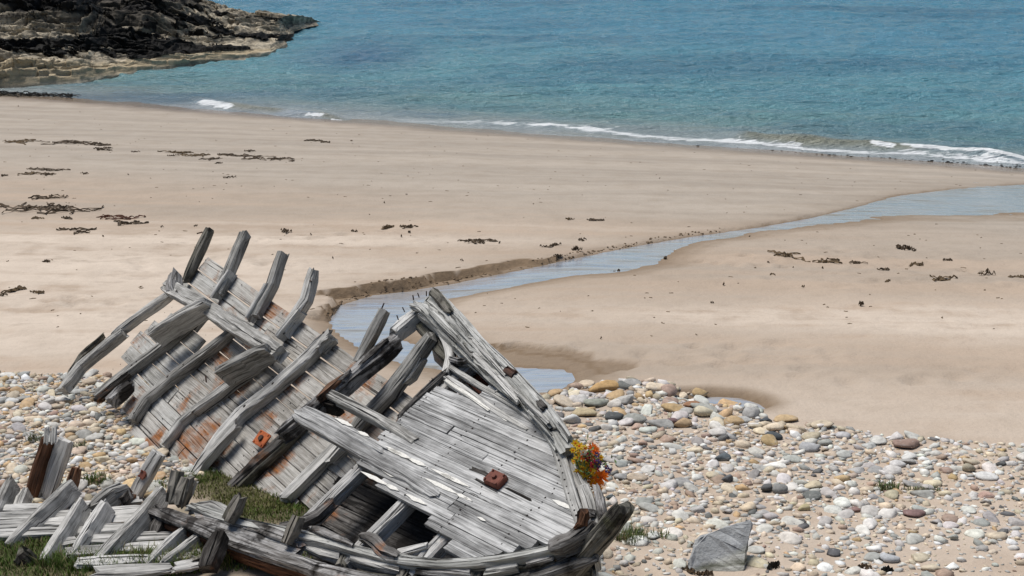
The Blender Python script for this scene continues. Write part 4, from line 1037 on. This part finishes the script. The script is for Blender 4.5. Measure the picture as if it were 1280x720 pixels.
one_stone(1070, 640, 24, 7, (.24, .15, .13), 'small reddish stone left of the larger reddish one', 2)
one_stone(1113, 702, 28, 13, (.44, .45, .46), 'light grey wedge stone at the bottom edge', 9)
one_stone(1043, 695, 22, 10, (.12, .12, .125), 'dark flat stone at the bottom, left of the wedge stone', 4)
one_stone(1193, 676, 12, 11, (.36, .37, .33), 'round greenish grey pebble near the bottom right', 11)
one_stone(1212, 590, 18, 15, (.40, .36, .27), 'tan blocky stone at the right shingle', 12)
one_stone(1235, 599, 30, 10, (.64, .63, .60), 'long white stone at the far right', 1)
one_stone(1083, 606, 18, 11, (.42, .34, .25), 'small tan stone left of the grass tuft', 4) if False else None
one_stone(764, 625, 15, 8, (.07, .085, .09), 'small black stone just right of the stem post', 6)
one_stone(14, 504, 20, 9, (.56, .56, .54), 'white stone at the left edge of the shingle', 3)
one_stone(60, 505, 24, 10, (.52, .50, .46), 'pale flat stone below the lowest rib end', 8)
one_stone(97, 492, 26, 8, (.40, .40, .38), 'grey flat stone under the rib tip', 5)
one_stone(22, 528, 18, 9, (.60, .59, .56), 'pale rounded stone at the left edge', 1)
stones = [s for s in stones if all((s[0] - k[0]) ** 2 + (s[1] - k[1]) ** 2 > (k[2] + s[2] * .5) ** 2 for k in KEEP)]
# the slab standing in the shingle gets its own room
SLAB = GP(899, 712); stones = [s for s in stones if math.hypot(s[0] - SLAB[0], (s[1] - SLAB[1]) * 1.6) > .17]
def on_screen(x, y):
    px, py = pix((x, y, gz(x, y))); return 4 < px < 1276 and py < 716
def in_gap(s): px, py = pix((s[0], s[1], gz(s[0], s[1]))); return 545 < px < 615 and 455 < py < 505
vis = sorted([s for s in stones if on_screen(s[0], s[1]) and (s[5] != 'under' or in_gap(s))], key=lambda s: -s[2] / math.hypot(s[1], 3.6))
big = vis[:270]; bigset = set(id(s) for s in big)
EMB = {'bank': .5, 'left': .32, 'right': .20, 'under': .4}
SIDE = {'bank': 'heaped along the far shingle edge', 'right': 'in the shingle right of the wreck', 'left': 'in the shingle left of the wreck', 'under': 'seen through the gap in the deck'}
for s in big:
    x, y, r, nm, c, side = s
    o = bpy.data.objects.new('pebble', stone_me[npr.randint(len(stone_me))]); col.objects.link(o)
    fl = npr.uniform(.40, .58)
    o.scale = (r * npr.uniform(1.0, 1.35), r * npr.uniform(.75, 1.0), r * fl); o.rotation_euler = (npr.uniform(-.2, .2), npr.uniform(-.25, .25), npr.uniform(0, 6.28))
    o.location = (x, y, gz(x, y) + r * fl * EMB[side]); o.color = (*np.clip(c, 0, .8), 1)
    tag(o, f'{nm} rounded pebble {SIDE[side]}', 'pebble', f'{nm} pebbles {SIDE[side]}')
V = []; Fc = []; CC = []; k = 0
for s in stones:
    if id(s) in bigset: continue
    x, y, r, nm, c, side = s; v, f = SH1[npr.randint(len(SH1))]
    fl = npr.uniform(.42, .7); a = npr.uniform(0, 6.28); ca, sa = math.cos(a), math.sin(a)
    q = v * np.array([r * npr.uniform(1, 1.4), r * npr.uniform(.75, 1), r * fl]); tl = npr.uniform(-.3, .3)
    q = np.stack([q[:, 0] * ca - q[:, 1] * sa, q[:, 0] * sa + q[:, 1] * ca, q[:, 2] + q[:, 0] * tl], -1) + np.array([x, y, gz(x, y) + r * fl * EMB[side] * .8])
    V.append(q); Fc.append(f + k); k += len(v); CC.append(np.tile(np.clip(c, .02, .8), (len(v), 1)))
me = mesh_np('shingle', np.concatenate(V), np.concatenate(Fc), M['shingle'], True); vcol(me, 'col', np.concatenate(CC))
tag(add('shingle', me), 'small grey, cream and ochre beach pebbles', 'pebbles', None, 'stuff')

# upright slab of grey rock
def slab():
    t = NT('slab_rock'); pos = t.n('ShaderNodeTexCoord').outputs['Object']
    a = t.noise(pos, 9, 5, .65); b = t.noise(pos, 60, 4, .65); ly = t.noise(t.map(pos, (3, 3, 30), (0, .28, 0)), 1.0, 4, .6)
    c = t.ramp(t.val(t.val(a, .5, 'MULTIPLY'), t.val(b, .5, 'MULTIPLY'), 'ADD'), [(.35, (.26, .27, .275)), (.65, (.46, .47, .47))])
    z = t.n('ShaderNodeSeparateXYZ'); t.l(pos, z.inputs[0])
    lo = t.n('ShaderNodeMapRange'); lo.inputs[1].default_value = .11; lo.inputs[2].default_value = .08; t.l(t.val(t.val(z.outputs[2], t.val(z.outputs[0], .28, 'MULTIPLY'), 'SUBTRACT'), t.val(a, .03, 'MULTIPLY'), 'ADD'), lo.inputs[0])
    c = t.mix(lo.outputs[0], c, t.ramp(ly, [(.38, (.07, .075, .045)), (.5, (.32, .32, .28)), (.62, (.50, .50, .46))]))
    t.bsdf(c, .85, .25, t.val(b, ly, 'ADD'), .5, .012)
    out = [(862, 716), (861, 705), (868, 684), (872, 674), (884, 667), (905, 659), (925, 654), (938, 649), (939, 657), (937, 672), (933, 690), (931, 712), (926, 722), (870, 724)]
    Y0 = SLAB[1] - .02; O = np.array([SLAB[0], Y0, gz(SLAB[0], Y0) - .03])
    fr = []; bk = []
    for x, y in out:
        p = atY(x, y, Y0 + (712 - y) * .0030); fr.append(p)
        bk.append(p + np.array([rnd.uniform(-.008, .008), .07 + rnd.uniform(-.015, .015), -.045 + rnd.uniform(-.01, .01)]))
    n = len(fr); V = [p - O for p in fr] + [p - O for p in bk]
    bm = bmesh.new(); vs = [bm.verts.new(v) for v in V]
    bm.faces.new(vs[:n]); bm.faces.new(vs[n:][::-1])
    for i in range(n): bm.faces.new((vs[i], vs[n + i], vs[n + (i + 1) % n], vs[(i + 1) % n]))
    bmesh.ops.recalc_face_normals(bm, faces=bm.faces[:])
    bmesh.ops.bevel(bm, geom=bm.edges[:], offset=.006, segments=1, affect='EDGES')
    bmesh.ops.triangulate(bm, faces=bm.faces[:]); bmesh.ops.subdivide_edges(bm, edges=bm.edges[:], cuts=2)
    for v in bm.verts: v.co += v.normal * .014 * mnoise.noise(v.co * 12) + v.normal * .009 * mnoise.noise(v.co * 40)
    # bedding groove near the foot
    for v in bm.verts:
        q = v.co.z - .28 * v.co.x - .10
        if abs(q) < .012 and v.co.y < .03: v.co.y += .014
    me = bpy.data.meshes.new('upright_slab'); bm.to_mesh(me); bm.free(); me.materials.append(t.m)
    tag(add('upright_slab', me, None, O), 'grey pointed rock slab standing in the shingle at the bottom', 'rock')
slab()

# ------------------------------------------------------------------ grass
def blades(name, spots, label, group=None):
    V = []; Fc = []; CC = []; k = 0
    for px_, py_, rx, ry, n, h0, dens_c in spots:
        P = GP(px_, py_)
        for _ in range(n):
            a = npr.rand() * 6.283; q = math.sqrt(npr.rand()); x = P[0] + rx * q * math.cos(a); y = P[1] + ry * q * math.sin(a)
            z = gz(x, y) - .005; h = h0 * npr.uniform(.5, 1.4); d = npr.rand() * 6.283; ln = npr.uniform(.2, .9) * h; w = npr.uniform(.0016, .0034)
            t = np.array([math.cos(d), math.sin(d), 0]); s = np.array([-t[1], t[0], 0]); o = np.array([x, y, z])
            m = o + t * ln * .35 + np.array([0, 0, h * .62]); e = o + t * ln + np.array([0, 0, h])
            V += [o - s * w, o + s * w, m - s * w * .8, m + s * w * .8, e]; Fc += [[k, k + 1, k + 3], [k, k + 3, k + 2], [k + 2, k + 3, k + 4]]; k += 5
            g = npr.rand(); c = np.array(dens_c) * npr.uniform(.6, 1.3) if g > .25 else np.array([.20, .17, .08]) * npr.uniform(.6, 1.2)
            CC += [c] * 5
    me = mesh_np(name, np.array(V), np.array(Fc), M['grass']); vcol(me, 'col', np.array(CC))
    return tag(add(name, me), label, 'grass', group, 'stuff')
GR = (.095, .15, .028); GY_ = (.13, .15, .035)
blades('turf_grass', [(60, 706, .95, .34, 7000, .035, GR), (-60, 690, .6, .5, 2500, .035, GR), (40, 676, .45, .22, 1500, .03, GY_), (150, 712, .5, .12, 2200, .06, GR), (230, 708, .3, .12, 900, .07, GY_)], 'short green turf at the lower left corner')
blades('turf_grass', [(330, 634, .36, .24, 2600, .022, GY_), (285, 613, .30, .22, 1700, .022, GY_), (345, 650, .34, .14, 1200, .025, GR), (300, 640, .3, .15, 900, .022, GY_), (250, 600, .16, .12, 500, .03, GR), (390, 630, .26, .22, 1500, .028, GR), (300, 702, .45, .18, 2200, .03, GR), (560, 655, .6, .3, 1200, .05, GR), (250, 606, .1, .08, 250, .03, GR)], 'mossy grass growing inside the broken hull')
blades('grass_tuft', [(1108, 612, .08, .06, 160, .05, (.10, .15, .05)), (1150, 613, .13, .03, 150, .03, (.10, .15, .04))], 'small green tuft on the shingle right of centre')
blades('grass_tuft', [(790, 676, .09, .08, 240, .08, (.11, .15, .05)), (822, 672, .07, .03, 50, .05, (.11, .15, .05))], 'green grass tuft right of the stem post')
blades('grass_tuft', [(120, 607, .10, .05, 200, .05, GR), (42, 552, .05, .04, 80, .06, (.10, .13, .06)), (100, 562, .05, .04, 70, .06, (.10, .13, .06)), (190, 610, .1, .06, 150, .05, GR)], 'sparse green tufts between the pebbles left of the wreck')
blades('turf_grass', [(300, 900, 3.5, 1.2, 2500, .06, GR), (1000, 1000, 3.5, 1.2, 2500, .06, GR)], 'grass on the bank below the camera')

# ------------------------------------------------------------------ stranded seaweed
def weed_mesh(P, length, depth, nst, hgt):
    V = []; Fc = []; k = 0
    for _ in range(nst):
        x = P[0] + npr.uniform(-.5, .5) * length; y = P[1] + npr.uniform(-.5, .5) * depth
        if V and nst <= 12: q_ = V[npr.randint(len(V) // 3) * 3 + 1]; x, y = q_[0], q_[1]
        d = npr.normal(0, .5) + (math.pi if npr.rand() < .5 else 0)
        L_ = min(length * npr.uniform(.25, .6), .6); n = 6; w = npr.uniform(.008, .022) * (.6 if length < .2 else 1) * (1 if length < .8 else 1.4)
        for i in range(n + 1):
            z = gz(x, y) + hgt * npr.rand() * (1 - abs(i / n - .5)) + .004
            s = np.array([-math.sin(d), math.cos(d), 0]); ww = w * (.5 + npr.rand()) * (1 - .7 * abs(i / n - .5))
            V += [np.array([x, y, z]) - s * ww - np.array([0, 0, .006]), np.array([x, y, z + min(.02, hgt * .6) * npr.rand()]), np.array([x, y, z]) + s * ww - np.array([0, 0, .006])]
            if i: Fc += [[k - 3, k, k + 1, k - 2], [k - 2, k + 1, k + 2, k - 1]]
            k += 3; d += npr.normal(0, .55); x += math.cos(d) * L_ / n; y += math.sin(d) * L_ / n
    return V, Fc
def weed(px, py, lpx, nst, mat='weed', label=None, group='seaweed scraps on the sand', hgt=.03, dpx=4):
    if nst <= 3: nst = 1
    P = GP(px, py); d = np.linalg.norm(P - C0); s = d / F
    V, Fc = weed_mesh(P, lpx * s, dpx * s / .25, nst, hgt)
    o = P.copy(); me = mesh_np('seaweed', np.array(V) - o, Fc, M[mat])
    return tag(add('seaweed', me, None, o), label or ('small dark seaweed scrap on the open sand' if mat == 'weed' else 'small brownish dried seaweed scrap on the open sand'), 'seaweed', group)
weed(45, 120, 90, 60, 'weed_black', 'dark wrack heap at the waterline below the headland', hgt=.10, dpx=8)
weed(50, 262, 92, 26, 'weed', 'long dark seaweed clump at the left edge', hgt=.05, dpx=6)
weed(52, 247, 46, 9, 'weed', 'dark kelp strand just above the long left clump', dpx=5)
weed(150, 271, 55, 9, 'weed_red', 'reddish kelp stem lying near the left clump', dpx=3)
weed(186, 279, 46, 10, 'weed', 'dark seaweed strip right of the reddish stem', dpx=4)
weed(103, 287, 48, 10, 'weed', 'dark seaweed strip below the long left clump', dpx=4)
weed(75, 274, 24, 5, 'weed'); weed(34, 274, 20, 4, 'weed_tan'); weed(205, 284, 12, 3); weed(236, 285, 14, 3); weed(125, 296, 15, 3)
for x, y, w_, n_, m_ in [(50, 177, 50, 10, 'weed_tan'), (85, 179, 50, 14, 'weed'), (120, 182, 40, 12, 'weed'), (155, 186, 35, 10, 'weed'), (172, 190, 16, 4, 'weed'), (218, 190, 36, 12, 'weed_tan'), (205, 195, 16, 4, 'weed'), (250, 195, 40, 10, 'weed_tan'), (300, 195, 50, 14, 'weed'), (335, 199, 40, 14, 'weed'), (275, 199, 30, 10, 'weed'), (365, 202, 14, 4, 'weed'), (275, 204, 16, 4, 'weed'), (310, 190, 20, 5, 'weed'), (20, 216, 36, 8, 'weed_tan'), (75, 215, 36, 10, 'weed'), (62, 219, 20, 6, 'weed'), (8, 220, 14, 5, 'weed'), (103, 218, 14, 4, 'weed'), (385, 176, 30, 7, 'weed'), (408, 178, 22, 7, 'weed'), (435, 176, 14, 3, 'weed_tan'), (115, 187, 22, 4, 'weed'), (160, 219, 8, 2, 'weed'), (26, 133, 8, 3, 'weed'), (100, 140, 6, 3, 'weed')]:
    weed(x, y, w_, n_, m_, ('brown' if m_ == 'weed_tan' else 'dark') + ' seaweed patch in the strandline at the upper left', 'strandline seaweed patches', dpx=3)
weed(293, 222, 13, 6, 'weed', 'dark oval seaweed clump above the rib heads', hgt=.04)
weed(368, 290, 18, 8, 'weed', 'dark seaweed lump above the fourth rib head', hgt=.05); weed(390, 293, 6, 3)
weed(602, 301, 38, 10, 'weed', 'dark seaweed strip above the stream, centre', dpx=3)
weed(520, 287, 30, 9, 'weed', 'dark curled seaweed left of the central strip'); weed(490, 288, 40, 6, 'weed_tan'); weed(445, 289, 12, 4); weed(506, 292, 10, 4); weed(505, 298, 6, 3)
weed(709, 274, 16, 5, 'weed_tan'); weed(743, 277, 22, 7, 'weed', 'dark seaweed scrap right of a tan one above the stream'); weed(693, 307, 20, 7); weed(727, 300, 13, 5); weed(608, 305, 16, 4); weed(630, 304, 10, 3)
weed(726, 313, 18, 7, 'weed', 'dark wet seaweed clump at the stream edge', hgt=.06); weed(707, 321, 20, 7, 'weed', 'wet seaweed strip in the stream'); weed(705, 335, 12, 5, hgt=.05); weed(690, 327, 8, 3); weed(770, 335, 16, 5); weed(828, 322, 9, 4, hgt=.05)
weed(1116, 310, 22, 9, 'weed', 'dark seaweed pair on the sand right of the stream', hgt=.05); weed(1136, 311, 14, 7, hgt=.05)
weed(970, 322, 60, 8, 'weed_tan', 'thin brown strandline stretch right of the stream', dpx=3); weed(1040, 327, 50, 9, 'weed_tan', dpx=5); weed(1072, 329, 30, 7, 'weed', dpx=3); weed(1140, 332, 22, 6, 'weed_tan'); weed(1182, 328, 12, 5); weed(1230, 343, 14, 6, 'weed', 'dark seaweed tuft near the right edge', hgt=.07); weed(1200, 348, 40, 8, 'weed_tan'); weed(1270, 347, 30, 5, 'weed_tan'); weed(1076, 382, 10, 5, hgt=.05); weed(903, 358, 14, 3); weed(1095, 337, 22, 5); weed(1032, 337, 8, 3); weed(993, 336, 6, 2); weed(962, 329, 8, 2); weed(1118, 353, 22, 3, 'weed_tan'); weed(975, 345, 22, 3, 'weed_tan')
weed(752, 425, 6, 3); weed(825, 224, 5, 2); weed(937, 294, 6, 3); weed(885, 380, 7, 2); weed(1010, 360, 12, 3, 'weed_tan'); weed(580, 326, 10, 3); weed(415, 325, 8, 3); weed(510, 245, 8, 2); weed(480, 254, 8, 2); weed(360, 320, 12, 3, 'weed_tan'); weed(20, 362, 40, 6, 'weed_tan'); weed(45, 367, 30, 5, 'weed_tan'); weed(60, 328, 12, 4); weed(10, 370, 12, 4)
weed(870, 678, 18, 9, 'weed', 'dark seaweed tangle left of the upright slab', hgt=.022, dpx=8); weed(955, 703, 20, 12, 'weed_black', 'black seaweed tuft right of the upright slab', hgt=.022, dpx=8); weed(858, 712, 26, 10, 'weed', 'dark seaweed at the foot of the upright slab', hgt=.022, dpx=10)
weed(1080, 712, 26, 10, 'weed', 'dark seaweed among pebbles at the bottom edge', hgt=.022, dpx=6); weed(1120, 717, 18, 9, 'weed_black', 'black seaweed bit at the bottom edge by the wedge stone', hgt=.022, dpx=6)
# tiny bits strewn everywhere
V = []; Fc = []; 
for _ in range(420):
    px_, py_ = npr.uniform(0, 1280), npr.choice([npr.uniform(140, 240), npr.uniform(240, 420)], p=[.5, .5])
    P = GP(px_, py_)
    if float(sdist(np.array([P[0]]), np.array([P[1]]), STREAM)[0][0]) < .1: continue
    v, f = weed_mesh(P, npr.uniform(.03, .14), .02, 1, .004); f = [[q + len(V) for q in ff] for ff in f]; V += v; Fc += f
tag(add('seaweed_crumbs', mesh_np('seaweed_crumbs', np.array(V), Fc, M['weed_tan'])), 'tiny brown seaweed crumbs strewn over the sand', 'seaweed', None, 'stuff')
# dark pebbles in the swash at the right
V = []; Fc = []; k = 0
for _ in range(330):
    px_ = npr.triangular(820, 1250, 1300); P = atZ(px_, np.interp(px_, [820, 950, 1280], [181, 190, 211]) + npr.normal(0, 2.2), .02)
    v, f = SH1[npr.randint(16)]; r = npr.uniform(.010, .034); V.append(v * np.array([r * 1.5, r, r * .5]) + P); Fc.append(f + k); k += len(v)
me = mesh_np('swash_pebbles', np.concatenate(V), np.concatenate(Fc), M['weed_black'], True)
tag(add('swash_pebbles', me), 'dark wet pebbles scattered in the swash at the right', 'pebbles', None, 'stuff')

# ------------------------------------------------------------------ bouquet tied at the bow
def flowermat(name, a, b):
    m = plainmat(name, a, b, 60, .6, .3, .2); nt_ = m.node_tree; out = [n for n in nt_.nodes if n.type == 'OUTPUT_MATERIAL'][0]; pb = [n for n in nt_.nodes if n.type == 'BSDF_PRINCIPLED'][0]
    tr = nt_.nodes.new('ShaderNodeBsdfTranslucent'); tr.inputs[0].default_value = (*b, 1); mx = nt_.nodes.new('ShaderNodeMixShader'); mx.inputs[0].default_value = .45
    nt_.links.new(pb.outputs[0], mx.inputs[1]); nt_.links.new(tr.outputs[0], mx.inputs[2]); nt_.links.new(mx.outputs[0], out.inputs[0]); return m
FM = {'orange': flowermat('orange_petals', (.70, .10, .01), (.85, .24, .02)), 'yellow': flowermat('yellow_petals', (.70, .42, .015), (.85, .60, .05)), 'gold': flowermat('golden_petals', (.75, .28, .01), (.85, .42, .02)), 'red': flowermat('crimson_petals', (.32, .01, .04), (.50, .02, .08)), 'purple': flowermat('purple_petals', (.06, .04, .12), (.14, .09, .24)), 'white': flowermat('white_petals', (.65, .62, .55), (.8, .78, .72))}
M['stemg'] = plainmat('bouquet_leaves', (.05, .09, .02), (.14, .20, .06), 40, .6, .3, .3)
YB = D(722, 565)[1] - .02
bq = empty('flower_bouquet', atY(722, 596, YB), 'bright bouquet of orange, yellow and crimson flowers on the bow rail', 'bouquet')
def flower(px, py, dpx, kind):
    c = atY(px, py, YB + npr.uniform(-.08, -.01)); r = dpx * .95 * np.linalg.norm(c - C0) / F
    ax = np.array([npr.normal(.15, .35), -.8, npr.normal(.5, .3)]); ax /= np.linalg.norm(ax); u = np.cross(ax, [0, 0, 1.]); u /= np.linalg.norm(u); v = np.cross(ax, u)
    V = []; Fc = []; npet = 10 if kind in ('orange', 'gold', 'red') else 6
    for ring, (rr, lift) in enumerate(((1.0, .12), (.68, .35))):
        for i in range(npet):
            a = 6.283 * (i + .5 * ring) / npet + npr.normal(0, .08); w = 5.2 / npet; R_ = r * rr * npr.uniform(.85, 1.12)
            k = len(V); d0 = u * math.cos(a) + v * math.sin(a); d1 = u * math.cos(a - w / 2) + v * math.sin(a - w / 2); d2 = u * math.cos(a + w / 2) + v * math.sin(a + w / 2)
            V += [d0 * r * .08, d1 * R_ * .65 + ax * r * lift, d0 * R_ + ax * r * lift * 1.1, d2 * R_ * .65 + ax * r * lift]; Fc.append([k, k + 1, k + 2, k + 3])
    o = add('flower', mesh_np('flower', V, Fc, FM[kind]), bq, c - wloc(bq))
    hv, hf = ICO[1]; add('flower_centre', mesh_np('flower_centre', hv * r * .22 + ax * r * .2, hf, FM['gold' if kind in ('purple', 'white', 'red') else 'orange'], True), o, (0, 0, 0))
for px_, py_, d_, kd in [(741, 561, 9, 'orange'), (745, 564, 7, 'orange'), (719, 554, 6, 'yellow'), (724, 558, 7, 'yellow'), (730, 560, 7, 'yellow'), (716, 563, 5, 'yellow'), (727, 570, 7, 'orange'), (729, 566, 6, 'white'), (734, 573, 6, 'red'), (741, 580, 8, 'red'), (732, 580, 7, 'yellow'), (737, 582, 7, 'yellow'), (727, 586, 7, 'yellow'), (730, 592, 8, 'yellow'), (738, 589, 8, 'yellow'), (717, 577, 5, 'yellow'), (746, 577, 6, 'purple'), (750, 575, 6, 'purple'), (748, 581, 6, 'purple'), (746, 569, 5, 'purple'), (751, 572, 5, 'yellow'), (757, 583, 5, 'purple'), (760, 588, 6, 'purple'), (756, 591, 4, 'purple'), (752, 597, 12, 'orange'), (745, 598, 10, 'gold'), (736, 602, 8, 'gold'), (741, 604, 7, 'gold'), (747, 610, 9, 'gold'), (743, 613, 7, 'gold'), (733, 569, 5, 'white'), (722, 566, 5, 'yellow'), (721, 572, 6, 'yellow'), (724, 579, 6, 'yellow'), (735, 586, 6, 'yellow'), (742, 570, 6, 'orange'), (722, 590, 6, 'yellow'), (740, 596, 7, 'gold'), (748, 603, 7, 'orange'), (731, 598, 6, 'yellow'), (737, 566, 5, 'red'), (745, 586, 6, 'red')]:
    flower(px_, py_, d_, kd)
V = []; Fc = []
for _ in range(300):
    px_, py_ = npr.normal(732, 10), npr.normal(581, 12)
    if px_ < 714 + (py_ - 560) * .25: px_ = 720 + (py_ - 560) * .2 + npr.rand() * 12
    c = atY(px_, py_, YB + npr.uniform(-.10, .06)); d = npr.randn(3); d /= np.linalg.norm(d); s = np.cross(d, npr.randn(3)); s /= np.linalg.norm(s); l_ = npr.uniform(.018, .04); w = .006
    k = len(V); V += [c - d * l_ * .5, c + s * w, c + d * l_ * .5, c - s * w]; Fc.append([k, k + 1, k + 2, k + 3])
o = wloc(bq); tag(add('bouquet_leaves', mesh_np('bouquet_leaves', np.array(V) - o, Fc, M['stemg']), bq, (0, 0, 0)), kind='stuff')
for x0, y0, x1, y1 in [(724, 600, 745, 598), (722, 604, 740, 604), (726, 598, 742, 590), (720, 598, 730, 585), (724, 606, 744, 609), (718, 592, 726, 575)]:
    timber('flower_stem', [atY(x0, y0, YB + .03), atY(x1, y1, YB - .01)], .005, .005, np.array([0, -1, .2]), M['stemg'], bq, wear=.0005, rag=0, step=.05)
